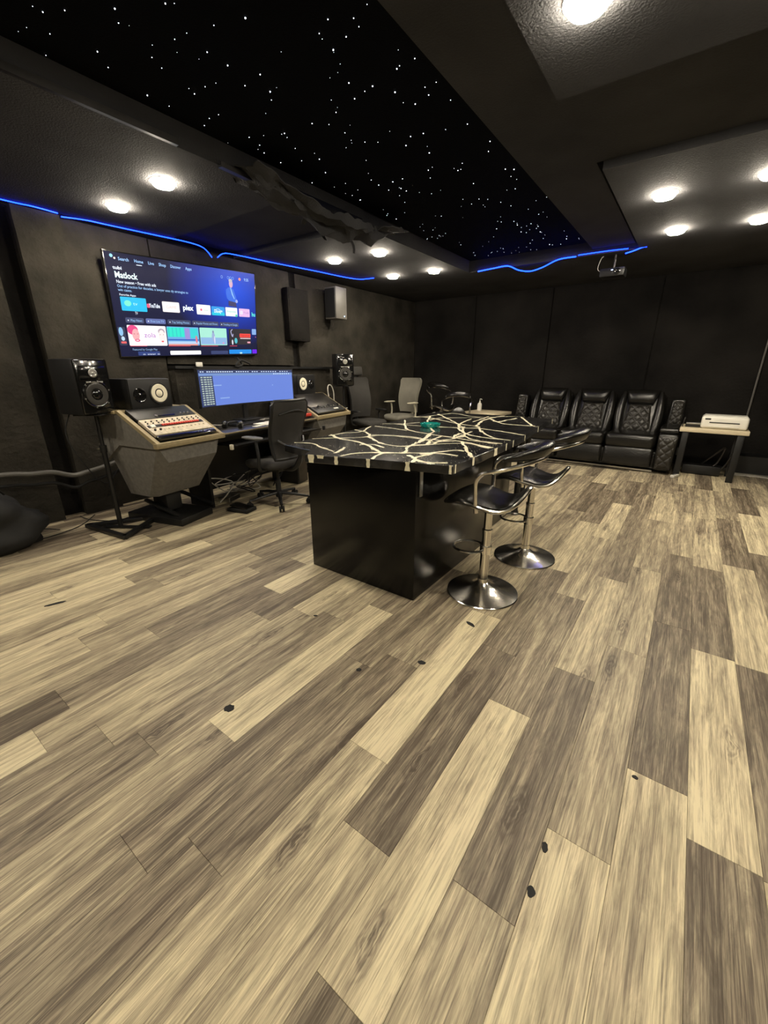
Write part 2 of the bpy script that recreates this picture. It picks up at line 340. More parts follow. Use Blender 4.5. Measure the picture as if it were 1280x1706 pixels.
for k in range(kmin, kmax + 1):
    xa, xb = max(X0 + k * PW, WX + .002), min(X0 + (k + 1) * PW, BX - .002)
    if xb - xa < .02: continue
    js = [list(j) for j in ROWS.get(k, [])]
    if not js: js = [[rnd.uniform(0, 1.15), None, None]]
    js.sort()
    full = []
    for i, j in enumerate(js):
        full.append(j)
        if i + 1 < len(js):
            gap = js[i + 1][0] - j[0]; n = max(1, round(gap / PL))
            for q in range(1, n): full.append([j[0] + gap * q / n, None, None])
    while full[0][0] > BY + .01: full.insert(0, [full[0][0] - PL, None, None])
    while full[-1][0] < WY - .01: full.append([full[-1][0] + PL, None, None])
    for a, c in zip(full, full[1:]):
        y0, y1 = max(a[0], BY + .002), min(c[0], WY - .002)
        if y1 - y0 < .02: continue
        ts = [t for t in (a[2], c[1]) if t is not None]
        tone = sum(ts) / len(ts) if ts else rnd.choice([.2, .3, .45, .5, .6, .7, .85])
        # a board seen only at the far end keeps its measured tone
        cx, cy = (xa + xb) / 2, (y0 + y1) / 2
        seen = any(vis(xa + (xb - xa) * i / 2, y0 + (y1 - y0) * j / 6) for i in range(3) for j in range(7))
        if seen and count < 300:
            mb = MB(); plank_mesh(mb, 0, 0, xb - xa, y1 - y0)
            o = mb.build('plank', 'plank', floor, loc=(cx, cy, 0)); count += 1
            o.color = (0.14 + tone * 0.78, rnd.random(), 0, 1)
        else: plank_mesh(hid[rnd.randrange(5)], cx, cy, xb - xa, y1 - y0)
for i, hq in enumerate(hid):
    hp = hq.build('plank_field', 'plank', floor, kind='stuff'); hp.color = (.22 + .16 * i, .13 + .17 * i, 0, 1)


# ------------------------------------------------------------------ ceiling lamps and LED strips
def lamp_proto():
    t = thing('ceiling_light', '', 'ceiling light', (0, 0, ZC), group='round ceiling lights')
    MB().lathe([(.060, .0), (.088, .0), (.088, -.003), (.066, -.004)], n=28).build('trim_ring', 'white', t)
    MB().lathe([(.0, -.001), (.068, -.002), (.070, -.022), (.062, -.030), (.03, -.035), (.0, -.036)], n=28).build('lens', 'lens', t)
    return t
LL = {0: 'round ceiling light above the television, the one nearer the room', 1: 'round ceiling light above the television, the one nearer the wall',
      2: 'left light of the four at the far end of the left soffit', 3: 'topmost light of the four at the far end of the left soffit',
      4: 'lowest light of the four at the far end of the left soffit', 5: 'right light of the four at the far end of the left soffit',
      6: 'upper of the two ceiling lights over the recliner sofa', 7: 'lower of the two ceiling lights over the recliner sofa',
      8: 'ceiling light cut by the right edge, above the printer', 9: 'ceiling light at the right edge, higher of the two there',
      10: 'glaring ceiling light at the top of the picture, nearest to the viewer'}
lp = lamp_proto()
for i, (x, y) in enumerate(LIGHTS):
    o = lp if i == 0 else dup(lp)
    z = ZC
    o.location = (x, y, z); o['label'] = LL.get(i) or {11: 'ceiling light right of the glaring one, just outside the picture', 12: 'ceiling light of the left soffit behind the viewer, nearer the room', 13: 'ceiling light of the left soffit behind the viewer, nearer the wall', 14: 'ceiling light right above the viewer, left of its pair', 15: 'ceiling light right above the viewer, right of its pair', 16: 'ceiling light far to the right of the viewer', 17: 'ceiling light in the far right of the room, outside the picture'}[i]
def strip(pts, label, r=.0045):
    o = MB().tube(cat(pts, 5), r, 6).build('led_strip', 'led'); tag(o, label, 'led strip', 'blue led strips')
zl = ZC - .012
strip([(-4.63, -1.0, zl), (-4.62, .6, zl), (-4.63, 1.33, zl), (-4.61, 1.51, zl), (-4.63, 1.69, zl)], 'blue LED strip along the left wall top, leftmost run')
strip([(-4.66, 1.72, zl - .012), (-4.63, 1.9, zl), (-4.61, 2.09, zl), (-4.56, 2.5, zl), (-4.53, 2.8, zl), (-4.56, 2.98, zl - .01), (-4.64, 3.12, zl - .06)], 'blue LED strip above the television')
strip([(-4.64, 3.19, zl - .05), (-4.60, 3.24, zl - .008), (-4.56, 3.35, zl), (-4.50, 3.87, zl), (-4.40, 4.48, zl), (-4.33, 5.05, zl), (-4.22, 5.25, zl - .004), (-4.03, 5.31, zl)], 'blue LED strip right of the television, ending by the far lights')
strip([(-2.66, 5.835, ZC - .005), (-2.45, 5.835, ZC + .005), (-2.25, 5.835, ZC + .01), (-2.10, 5.835, ZC - .055), (-1.95, 5.835, ZC - .085), (-1.80, 5.835, ZC - .06), (-1.62, 5.835, ZC + .0), (-1.42, 5.835, ZC + .005)], 'drooping blue LED strip at the end of the star ceiling', .0065)
strip([(-1.40, 5.842, ZC + .018), (-1.1, 5.842, ZC + .018), (-.88, 5.842, ZC + .012)], 'straight blue LED strip on the fascia at the end of the star ceiling', .004)
strip([(-.90, 5.83, ZC - .035), (-.82, 5.83, ZC - .02), (-.74, 5.83, ZC + .002), (-.70, 5.83, ZC + .002)], 'short blue LED end piece beside the projector', .006)

# torn covering hanging at the soffit edge
b = MB()
def torn(u, v):
    x = -2.86 + .30 * v + .10 * noise.noise(Vector((u * 5, v * 4, 2))); y = 2.15 + 1.75 * u + .1 * noise.noise(Vector((u * 3, v * 5, 7)))
    sag = math.sin(PI * min(1, u * 1.02)) * (.10 + .10 * (1 - abs(2 * v - 1))) * (1 + .9 * noise.noise(Vector((u * 7, v * 6, 4))))
    return Vector((x, y, ZC + .015 - sag + .035 * noise.noise(Vector((u * 18, v * 10, 9)))))
b.surf(torn, 40, 10, th=.006, nrm=(0, 0, -1))
tc_ = thing('torn_ceiling_cloth', 'torn black cloth sagging from the ceiling edge between the two light groups', 'cloth')
b.build('cloth', 'ceil', tc_)
for x, y, l, wd in ((-2.80, 3.00, .20, .07), (-2.78, 3.28, .26, .05), (-2.84, 2.80, .12, .09), (-2.72, 3.45, .15, .06)):
    def fl(u, v, x=x, y=y, l=l, wd=wd): return Vector((x + .05 * math.sin(u * 4 + y * 9), y + wd * (v - .5) * (1 - .5 * u) + .03 * u, ZC + .0 - l * u))
    MB().surf(fl, 8, 2, th=.004, nrm=(1, 0, 0)).build('flap', 'ceil', tc_)
b = MB(); b.box((-2.77, 2.20, ZC - .016), (.035, .42, .012), rot=(0, 0, .06)); b.box((-2.75, 2.20, ZC - .008), (.006, .42, .03), rot=(0, 0, .06))
tag(b.build('metal_channel', 'metal'), 'loose grey metal channel hanging along the ceiling edge above the television', 'metal channel')
# small projector at the end of the star ceiling
t = thing('projector', 'small black projector hanging under the ceiling right of the drooping blue strip', 'projector', (-1.02, 6.0, 2.43))
MB().box((0, 0, 0), (.26, .20, .09), bev=.015).build('body', 'plastic', t)
MB().lathe([(.0, 0), (.028, 0), (.03, .02), (.02, .025), (0, .022)], (.06, -.10, 0), Euler((R(90), 0, 0)).to_matrix().to_4x4(), 16).build('lens', 'gloss', t)
MB().cyl((0, 0, .045), (0, 0, .19), .012).build('mount', 'metal', t)
MB().tube(cat([(-.12, 0, .02), (-.17, -.02, .06), (-.15, -.02, .16), (-.13, 0, .19)]), .004, 6).build('cord', 'cable', t)
MB().box((.0, -.101, .02), (.02, .004, .006)).build('indicator', emit('indicator', (.5, .6, 1), 6), t)

# ------------------------------------------------------------------ kitchen island
isl = thing('kitchen_island', 'large black island counter with white veined epoxy top', 'kitchen island', (-1.7, 3.0, 0))
def IL(pts): return [(x + 1.7, y - 3.0) for x, y in pts]
b = MB(); b.box(((-2.02 - 1.155) / 2 + 1.7, (1.90 + 3.05) / 2 - 3, .41), (.865, 1.15, .818), bev=.003); b.build('cabinet', 'cab', isl, ang=30)
b = MB(); b.box(((-2.02 - 1.25) / 2 + 1.7, (3.052 + 3.78) / 2 - 3, .41), (.77, .726, .818), bev=.003); b.build('cabinet', 'cab', isl)
for lx, ly in ((-1.20, 3.87), (-2.25, 4.4), (-1.32, 4.45)):
    MB().lathe([(0, 0), (.036, 0), (.036, .03), (.028, .05), (.028, .80), (.04, .82), (0, .82)], (lx + 1.7, ly - 3, 0), n=18).build('leg', 'black', isl)
TOP = [(-1.852, 1.722), (-0.968, 1.972), (-0.975, 2.6), (-1.0, 3.23), (-1.075, 3.9), (-1.14, 4.62), (-2.51, 4.60), (-2.40, 3.62), (-2.30, 2.75), (-2.28, 2.41), (-2.215, 1.88), (-1.925, 1.84)]
top = MB().prism(IL(TOP), .82, .87)
bmesh.ops.recalc_face_normals(top.bm, faces=top.bm.faces)
bmesh.ops.bevel(top.bm, geom=list(top.bm.edges), offset=.003, segments=1, affect='EDGES')
top.build('countertop', 'marble', isl)
MB().box((-1.148 + 1.7, 1.945 - 3, .745), (.006, .03, .15)).build('metal_bracket', 'silver', isl)
VE = [[(-2.22,1.98),(-2.10,2.02),(-1.94,1.96),(-1.76,1.89) ],
[(-2.25,2.17),(-2.14,2.29),(-2.00,2.42),(-1.93,2.62),(-1.69,2.65),(-1.46,2.61) ],
[(-2.28,2.41),(-2.08,2.30),(-1.88,2.27),(-1.63,2.13),(-1.48,2.02) ],
[(-2.24,2.36),(-2.24,2.54),(-2.18,2.69),(-2.36,3.10),(-2.50,3.82),(-2.49,4.49) ],
[(-2.30,2.74),(-2.10,2.66),(-1.90,2.46),(-1.72,2.33),(-1.57,2.29),(-1.49,2.34),(-1.40,2.50),(-1.42,2.67),(-1.39,2.83),(-1.43,3.23) ],
[(-1.63,1.81),(-1.62,1.93),(-1.52,2.03),(-1.40,2.10),(-1.24,2.21),(-1.07,2.24) ],
[(-1.43,1.85),(-1.48,2.01),(-1.39,2.13),(-1.47,2.30),(-1.52,2.50),(-1.59,2.76),(-1.67,2.93) ],
[(-1.19,1.90),(-1.24,2.05),(-1.23,2.20) ],
[(-1.32,2.08),(-1.21,1.99),(-1.08,1.94),(-0.98,1.96) ],
[(-2.34,3.59),(-2.00,3.09),(-1.86,2.97),(-1.62,2.89),(-1.41,2.85),(-1.17,2.79),(-1.02,2.80) ],
[(-2.30,3.03),(-2.12,3.01),(-1.91,2.97) ],
[(-2.26,3.28),(-1.86,3.30),(-1.59,3.40),(-1.46,3.44),(-1.23,3.38),(-1.01,3.29) ],
[(-2.46,3.85),(-2.34,4.01),(-2.29,4.37),(-2.22,4.50),(-1.83,4.30),(-1.57,4.57),(-1.28,4.63),(-1.16,4.65) ],
[(-2.35,4.32),(-1.92,3.83),(-1.59,3.40) ],
[(-1.53,3.54),(-1.67,4.01),(-1.69,4.41),(-1.65,4.59) ],
[(-1.52,3.55),(-1.31,3.20),(-1.14,3.01),(-1.01,2.97) ],
[(-1.83,4.09),(-1.74,3.65),(-1.60,3.34),(-1.39,3.01),(-1.39,2.83) ],
[(-1.43,2.56),(-1.31,2.72),(-1.01,2.58) ],
[(-1.15,2.51),(-0.98,2.24) ],
[(-1.46,4.57),(-1.14,3.92),(-1.07,3.87) ],
[(-1.70,4.25),(-1.41,3.90),(-1.11,3.90) ],
[(-2.32,4.10),(-2.07,3.59),(-1.69,3.04) ],
[(-1.26,2.02),(-1.14,1.96),(-1.02,2.01) ],
[(-2.43,3.94),(-2.24,3.93),(-1.76,3.64),(-1.50,3.56)],
[(-2.38,3.19),(-2.19,3.33),(-2.11,3.51)],
[(-1.81,3.34),(-1.62,3.37),(-1.47,3.48)],
[(-2.00,2.59),(-1.73,2.69),(-1.55,2.66),(-1.33,2.70)],
[(-1.50,2.36),(-1.38,2.51),(-1.24,2.66),(-1.11,2.65)],
[(-1.43,2.47),(-1.49,2.69),(-1.52,2.85)],
[(-1.40,2.82),(-1.46,3.04),(-1.44,3.06)],
[(-1.37,2.95),(-1.18,2.81),(-1.03,2.76)],
[(-1.27,2.71),(-1.12,2.45),(-0.99,2.26)],
[(-1.62,3.47),(-1.45,3.13),(-1.26,3.00),(-1.01,2.97)],
[(-2.13,3.74),(-2.14,3.94),(-2.07,4.05),(-1.80,4.25)],
[(-1.27,2.80),(-1.13,2.81),(-1.01,2.81)],
[(-1.20,2.67),(-1.08,2.64),(-1.00,2.61)],
[(-1.69,3.04),(-1.59,2.76),(-1.49,2.49)],
[(-1.81,2.05),(-1.74,1.92),(-1.72,1.86)],
[(-1.50,4.00),(-1.48,4.21),(-1.46,4.43)],
[(-1.70,3.86),(-1.73,4.09),(-1.77,4.42)],
[(-2.51,3.46),(-2.53,3.65),(-2.52,3.88)],
[(-1.28,2.14),(-1.22,2.27),(-1.16,2.39),(-1.10,2.39)],
[(-1.79,2.18),(-1.71,2.24),(-1.59,2.19)]]
b = MB()
def inside(x, y, poly=TOP):
    c = False; n = len(poly)
    for i in range(n):
        (x1, y1), (x2, y2) = poly[i], poly[(i + 1) % n]
        if (y1 > y) != (y2 > y) and x < (x2 - x1) * (y - y1) / (y2 - y1) + x1: c = not c
    return c
def ribbon(pts, wd, z, seed=0.0):
    P = cat([(x, y, 0) for x, y in pts], 18); prev = None; N = len(P)
    for i, p in enumerate(P):
        t = (P[min(i + 1, N - 1)] - P[max(i - 1, 0)]); t.z = 0
        if t.length < 1e-6: continue
        t.normalize(); n = Vector((-t.y, t.x, 0))
        p = p + n * .017 * noise.noise(Vector((p.x * 9 + seed, p.y * 9, seed)))
        ww = wd * (.45 + .9 * abs(noise.noise(Vector((p.x * 12, p.y * 12, 3 + seed)))) + .7 * abs(noise.noise(Vector((p.x * 90, p.y * 90, 8)))))
        if noise.noise(Vector((p.x * 14, p.y * 14, seed * 3))) < -.33 and seed: prev = None; continue
        a, c = p + n * ww, p - n * ww
        if not (inside(a.x, a.y) and inside(c.x, c.y)): prev = None; continue
        cur = [b.bm.verts.new((q.x + 1.7, q.y - 3, z)) for q in (a, c)]
        if prev: b.bm.faces.new((prev[0], cur[0], cur[1], prev[1]))
        prev = cur
for i, v in enumerate(VE):
    ribbon(v, .0085 + .003 * ((i * 7) % 3), .8704 + .00002 * i)
    for q in range(3 if i < 24 else 1): ribbon(v, .0042, .8712 + .00001 * i + .0004 * q, 3.7 + q * 5.1 + i)
# speckle dust around the veins
for i in range(2600):
    v = cat([(x, y, 0) for x, y in rnd.choice(VE)], 3); p = rnd.choice(v)
    x, y = p.x + rnd.gauss(0, .04), p.y + rnd.gauss(0, .05); r = rnd.uniform(.0006, .0026)
    if not inside(x, y): continue
    q = [b.bm.verts.new((x + 1.7 + r * math.cos(a) * rnd.uniform(.6, 1.3), y - 3 + r * math.sin(a) * 1.5, .8703)) for a in (0, 1.6, 3.1, 4.7)]
    b.bm.faces.new(q)
# drips where veins run over the rim
def drip(x, y, tx, ty, wd, h, nx, ny):
    t = Vector((tx, ty, 0)).normalized()
    for s in range(3):
        a = .872 - h * s / 3; c_ = .872 - h * (s + 1) / 3; w0 = wd * (.62 + .35 * noise.noise(Vector((x * 19, y * 7 + s, 1)))); w1 = wd * (.62 + .35 * noise.noise(Vector((x * 19, y * 7 + s + 1, 1))))
        P = [Vector((x + 1.7 + nx * .002, y - 3 + ny * .002, 0)) + t * k for k in (-w0, w0, w1, -w1)]
        b.bm.faces.new([b.bm.verts.new((p.x, p.y, z)) for p, z in zip(P, (a, a, c_, c_))])
ne = Vector((.884, .25, 0)).normalized()
for fr_, wd, h in ((.05, .03, .05), (.12, .035, .02), (.235, .016, .05), (.46, .020, .052), (.72, .022, .052), (.985, .012, .05)):
    drip(-1.852 + .884 * fr_, 1.722 + .25 * fr_, ne.x, ne.y, wd, h, ne.y, -ne.x)
for y, wd in ((2.0, .012), (2.24, .022), (2.6, .05), (2.82, .02), (2.98, .016), (3.3, .014), (3.88, .014), (4.6, .012)):
    pts = TOP[1:6]
    for (xa, ya), (xb, yb) in zip(pts, pts[1:]):
        if ya <= y <= yb: drip(xa + (xb - xa) * (y - ya) / (yb - ya), y, xb - xa, yb - ya, wd, .05, 1, 0)
vo = b.build('white_veins', 'vein', isl, kind='stuff')
# ashtray
t = thing('glass_ashtray', 'round teal cut glass ashtray lying on the island top', 'ashtray', (-1.86, 3.28, .8705))
prof = [(0, .0), (.070, .0), (.080, .008), (.088, .034), (.078, .036), (.066, .016), (.0, .012)]
rs = []
for r, z in prof: rs.append([Vector((r * (1 + (.06 if k % 2 else -.04) * (r > .07)) * math.cos(2 * PI * k / 24), r * (1 + (.06 if k % 2 else -.04) * (r > .07)) * math.sin(2 * PI * k / 24), z)) for k in range(24)])
MB().rings(rs).build('bowl', 'teal', t, ang=20)
for k in range(9):
    a = 2 * PI * k / 9; MB().ell((.084 * math.cos(a), .084 * math.sin(a), .026), (.009, .009, .011), u=8, v=6).build('glass_knob', 'teal', t)

# ------------------------------------------------------------------ bar stools
def make_stool(label, group):
    """faces local -x; seat centre on the pole"""
    t = thing('bar_stool', label, 'bar stool', group=group)
    MB().lathe([(0, 0), (.222, 0), (.226, .006), (.222, .011), (.17, .020), (.11, .033), (.06, .052), (.034, .075), (.032, .10), (0, .10)], n=56).build('base', 'chrome', t)
    MB().lathe([(0, .08), (.029, .08), (.029, .42), (.031, .425), (.031, .435), (.024, .44), (.024, .60), (0, .60)], n=24).build('pole', 'chrome', t)
    fr_ = MB().tube([(-.105 + .10 * math.cos(a), .0 + .095 * math.sin(a), .30 + .0 * math.sin(a)) for a in [2 * PI * k / 28 for k in range(28)]], .0085, 8, closed=True)
    fr_.lathe([(.029, -.025), (.036, -.025), (.036, .025), (.029, .025)], (0, 0, .30), n=20)
    fr_.build('footrest', 'chrome', t)
    MB().box((0, 0, .595), (.16, .14, .03), bev=.01).build('mount_plate', 'black', t)
    PZ = [(-.27, .602), (-.20, .634), (-.12, .648), (-.02, .630), (.07, .614), (.13, .630), (.175, .675), (.21, .735), (.24, .79)]
    def prof_z(x):        # side profile: waterfall front lip, dip under the sitter, swept-up back
        for (xa, za), (xb, zb) in zip(PZ, PZ[1:]):
            if x <= xb:
                t_ = max(0, (x - xa) / (xb - xa)); i_ = PZ.index((xa, za))
                p0 = PZ[max(0, i_ - 1)]; p3 = PZ[min(len(PZ) - 1, i_ + 2)]
                m0 = (zb - p0[1]) / (xb - p0[0]) * (xb - xa); m1 = (p3[1] - za) / (p3[0] - xa) * (xb - xa)
                return (2 * t_ ** 3 - 3 * t_ ** 2 + 1) * za + (t_ ** 3 - 2 * t_ ** 2 + t_) * m0 + (-2 * t_ ** 3 + 3 * t_ ** 2) * zb + (t_ ** 3 - t_ ** 2) * m1
        return PZ[-1][1]
    def rimx(a): return (-.02 + .235 * math.cos(a), .205 * math.sin(a) * (1 - .10 * math.cos(a)))
    def seat(u, v):
        a = 2 * PI * u; r = v; x, y = rimx(a); x *= r; y *= r
        return Vector((x, y, prof_z(x) + .02 * (abs(y) / .2) ** 2 + .028 * (1 - r ** 4)))
    n = 40; m_ = 8; rs = []
    for j in range(1, m_ + 1): rs.append([seat(i / n, j / m_) for i in range(n)])
    low = []
    for j in (m_, m_ - 1, 4, 1): low.append([seat(i / n, j / m_) - Vector((0, 0, .03 + .03 * (1 - (j / m_) ** 4))) for i in range(n)])
    MB().rings(rs + low).build('seat', 'leather', t, ang=60)
    rim = [seat(i / n, 1.0) - Vector((0, 0, .018)) for i in range(n)]
    rim = [Vector((p.x * 1.04, p.y * 1.05, p.z)) for p in rim]
    sr = MB().tube(rim, .0115, 8, closed=True).build('seat_rim', 'chrome', t)
    # wrap-around chrome arm tube: rises from both sides of the seat, sweeps back round the pad
    half = [(-.03, .205, .60), (-.035, .222, .70), (-.035, .226, .785), (-.005, .236, .83), (.06, .240, .853), (.14, .222, .877), (.215, .165, .898), (.268, .08, .912)]
    pts = [(x, -y, z) for x, y, z in half] + [(.285, 0, .916)] + [(x, y, z) for x, y, z in reversed(half)]
    MB().tube(cat(pts, 5), .0125, 10).build('arm_tube', 'chrome', t)
    rs = []
    for i in range(33):
        u = i / 32; a = R(-88 + 176 * u); k = max(.02, math.sin(PI * u)) ** .9
        cx_, cy_ = .085 + .185 * math.cos(a), .200 * math.sin(a); nx, ny = math.cos(a), math.sin(a)
        th = .010 + .034 * k; h = .008 + .036 * k; z = .908 + .045 * math.cos(a); ring = []
        for j in range(18):
            q = 2 * PI * j / 18; cq = math.copysign(abs(math.cos(q)) ** .8, math.cos(q)); sq = math.copysign(abs(math.sin(q)) ** .7, math.sin(q))
            r2 = th * cq + .020 * k * sq
            ring.append(Vector((cx_ + nx * r2, cy_ + ny * r2, z + h * sq)))
        rs.append(ring)
    MB().rings(rs).build('backrest', 'leather', t, ang=75)
    return t
s1 = make_stool('black and chrome bar stool nearest the viewer at the island', 'black and chrome bar stools')
s1.location = (-.856, 2.265, 0); s1.rotation_euler.z = R(9)
s2 = dup(s1); s2.location = (-.805, 2.95, 0); s2.rotation_euler.z = R(4); s2['label'] = 'black and chrome bar stool behind the nearest one at the island'
s3 = dup(s1); s3.location = (-3.62, 6.75, 0.0); s3.scale = (1, 1, 1.16); s3.rotation_euler.z = R(150); s3['label'] = 'black bar stool beyond the island beside the grey office chair'
s4 = dup(s1); s4.location = (-3.02, 6.15, 0.0); s4.scale = (1, 1, 1.04); s4.rotation_euler.z = R(105); s4['label'] = 'black bar stool beyond the island left of the soap bottle table'

# ------------------------------------------------------------------ recliner sofa
def quilt(mb, o, ux, uy, n, W0, W1, H, cells, amp, nu=26, nv=26, th=.02):
    o, ux, uy, n = Vector(o), Vector(ux).normalized(), Vector(uy).normalized(), Vector(n).normalized()
    def f(u, v):
        wd = W0 + (W1 - W0) * v; a = (u - .5) * wd; c_ = v * H
        p, q = (a + c_) * cells, (a - c_) * cells
        g = min(abs(p - round(p)), abs(q - round(q))) * 2
        e = min(1, 12 * min(u, 1 - u)) * min(1, 12 * min(v, 1 - v))
        return o + ux * a + uy * c_ + n * (amp * min(1, g * 1.6) ** .6 + .03 * math.sin(PI * u) ** .5 * math.sin(PI * v) ** .5) * (.2 + .8 * e)
    mb.surf(f, nu, nv, th=th, nrm=tuple(n)); return mb
sofa = thing('recliner_sofa', 'black leather three-seat recliner sofa against the far wall', 'sofa', (-1.22, 6.66, 0))
lean = Vector((0, .25, .56)).normalized(); nrm = Vector((0, -.56, .25)).normalized()
MB().box((0, .45, .17), (2.1, .80, .24), bev=.02).build('base', 'leather', sofa)
MB().box((0, .02, .03), (1.95, .02, .02)).build('base_strip', 'silver', sofa)
for cx in (-.64, 0, .64):
    b = MB(); b.box((cx, .30, .415), (.625, .62, .20), bev=.065, seg=4); b.build('seat_cushion', 'leather', sofa, ang=80)
    b = MB(); b.box((cx, .04, .20), (.62, .10, .27), rot=(R(-6), 0, 0), bev=.04, seg=3); b.build('footrest', 'leather', sofa, ang=80)
    bk = MB().box((cx, .70, .72), (.62, .14, .62), rot=(R(-22), 0, 0), bev=.05, seg=3).build('backrest', 'leather', sofa, ang=80)
    b = MB(); quilt(b, (cx, .50, .50), (1, 0, 0), lean, nrm, .37, .27, .40, 7.5, .018, 64, 64); b.build('quilted_panel', 'quilt', bk, ang=60)
    hr = MB(); pr = []
    for k in range(15):
        v = k / 14; z_ = v
        ww = .165 + .055 * v; hh = .055 * (math.sin(PI * min(1, max(0, .04 + v * .92))) ** .5)
        c0 = Vector((cx, .50, .50)) + lean * (.41 + .21 * v) + nrm * .012
        pr.append([c0 + Vector((1, 0, 0)) * (ww * math.copysign(abs(math.cos(q)) ** .45, math.cos(q))) + nrm * (hh * 1.35 * math.copysign(abs(math.sin(q)) ** .7, math.sin(q))) for q in [2 * PI * j / 24 for j in range(24)]])
    hr.rings(pr).build('headrest', 'leather', bk, ang=70)
    for sx in (-1, 1):
        bb = MB(); pr = []
        for k in range(17):
            v = k / 16; x = cx + sx * (.235 - .0 * v + .018 * math.sin(PI * v)); c0 = Vector((x, .50, .49)) + lean * (.60 * v)
            ww = (.075 - .018 * v) * math.sin(PI * (.08 + .86 * v)) ** .35; hh = .075 * math.sin(PI * (.10 + .82 * v)) ** .4
            pr.append([c0 + Vector((1, 0, 0)) * ww * math.cos(q) + nrm * hh * math.sin(q) for q in [2 * PI * j / 16 for j in range(16)]])
        bb.rings(pr).build('side_bolster', 'leather', bk, ang=70)
for sx in (-1, 1):
    ax = sx * 1.085
    a_ = MB().box((ax, .33, .30), (.21, .70, .50), bev=.035, seg=3, taper=(1.1, 1.04)).build('armrest', 'leather', sofa, ang=80)
    MB().box((ax, .30, .585), (.235, .56, .075), bev=.035, seg=4).build('arm_pad', 'leather', a_, ang=80)
    b = MB(); quilt(b, (ax, -.035, .08), (1, 0, 0), (0, -.03, 1), (0, -1, -.03), .17, .21, .44, 9, .016, 36, 64); b.build('quilted_panel', 'quilt', a_, ang=60)
    wg = MB().box((ax + sx * .02, .66, .76), (.20, .22, .42), rot=(R(-12), 0, 0), bev=.04, seg=3, taper=(.9, .9)).build('wing', 'leather', sofa, ang=80)
    b = MB(); quilt(b, (ax + sx * .02, .525, .62), (1, 0, 0), (0, .2, 1), (0, -1, .2), .15, .13, .33, 11, .016, 32, 56); b.build('quilted_panel', 'quilt', wg, ang=60)
tag(MB().tube(cat([(-2.35, 6.55, .012), (-1.9, 6.50, .01), (-1.4, 6.56, .01), (-.8, 6.60, .012), (-.5, 6.58, .01)], 8), .006, 6).build('loose_cable', 'metal'),
    'thin cord lying on the floor along the front of the sofa', 'cord')

# ------------------------------------------------------------------ side tables
def box_table(name, label, loc, rz, w_, d_, h, legm, th=.045, lw=.07):
    t = thing(name, label, 'side table', loc, rz)
    MB().box((0, 0, h - th / 2), (w_, d_, th), bev=.006).build('tabletop', 'lightwood', t)
    for sx in (-1, 1):
        for sy in (-1, 1):
            MB().box((sx * (w_ / 2 - .07), sy * (d_ / 2 - .05), (h - th) / 2), (lw, lw * .8, h - th), bev=.004).build('leg', legm, t)
    MB().box((0, d_ / 2 - .05, .10), (w_ - .2, .03, .04)).build('stretcher', legm, t)
    return t
box_table('side_table', 'pale wooden side table with black legs carrying the printer', (.32, 6.87, 0), R(-1), .70, .50, .65, 'black', th=.05)
t = thing('printer', 'white inkjet printer on the right side table', 'printer', (.41, 6.86, .6505), R(-2))
MB().box((0, 0, .078), (.47, .32, .150), bev=.028, seg=4).build('body', 'white', t, ang=60)
MB().box((0, -.155, .078), (.30, .02, .012), bev=.002).build('paper_slot', 'plastic', t)
MB().box((0, -.15, .03), (.30, .04, .012), bev=.003).build('tray', 'white', t)
MB().box((0, .01, .156), (.43, .27, .008), bev=.004).build('lid', 'white', t)
MB().box((-.17, -.155, .118), (.06, .012, .02), bev=.002).build('control_panel', 'plastic', t)
b = thing('router_box', 'small black box with silver front beside the printer', 'electronic box', (.075, 6.82, .6505))
MB().box((.02, 0, .03), (.16, .14, .06), bev=.006).build('body', 'plastic', b)
MB().box((.02, -.073, .048), (.15, .004, .018), bev=.001).build('front_strip', 'silver', b)
MB().box((-.085, -.03, .06), (.012, .10, .12), rot=(0, R(8), 0), bev=.003).build('bookend', 'metal', b)
# clutter under the right table
tag(MB().tube(cat([(.28, 7.05, .12), (.42, 6.98, .3), (.50, 7.0, .38), (.46, 7.02, .18), (.38, 6.98, .06), (.52, 7.02, .10), (.60, 7.0, .33), (.63, 7.02, .5)], 8), .012, 8).build('cable_bundle', 'metal'), 'grey cable bundle hanging behind the printer table legs', 'cables')
tag(MB().box((.30, 7.02, .07), (.42, .16, .12), bev=.01).build('amplifier', 'plastic'), 'dark low box on the floor under the printer table', 'box')
pw = thing('power_strip', 'white power strip on the floor between sofa and printer table', 'power strip', (.03, 6.60, 0), R(70))
MB().box((0, 0, .02), (.16, .05, .036), bev=.008).build('body', 'white', pw)
for k in (-.05, 0, .05): MB().cyl((k, 0, .036), (k, 0, .042), .014, n=12).build('socket', 'plastic', pw)
tag(MB().box((.03, 6.90, .30), (.09, .06, .10), bev=.01).build('wall_adapter', 'greypad'), 'grey adapter block hanging between sofa and printer table', 'adapter')
tag(MB().tube(cat([(.03, 6.90, .26), (.035, 6.8, .1), (.05, 6.72, .04)], 6), .004, 6).build('adapter_cord', 'rubber'), 'black cord from the grey adapter down to the power strip', 'cord')
tag(MB().tube(cat([(.60, 7.16, .012), (.9, 7.11, .03), (1.15, 7.14, .012), (1.5, 7.10, .012), (1.9, 7.15, .012)], 8), .007, 6).build('floor_cable', 'cable'), 'pale cable along the foot of the far wall at the right edge', 'cable')
box_table('side_table', 'pale side table left of the sofa carrying the soap bottle', (-2.80, 6.86, 0), R(-6), .64, .62, .68, 'black')
t = thing('soap_dispenser', 'white pump bottle standing on the pale table left of the sofa', 'soap bottle', (-2.98, 6.98, .6805))
MB().lathe([(0, 0), (.036, 0), (.038, .01), (.038, .10), (.030, .125), (.014, .135), (.014, .15), (0, .15)], n=24).build('bottle', 'white', t)
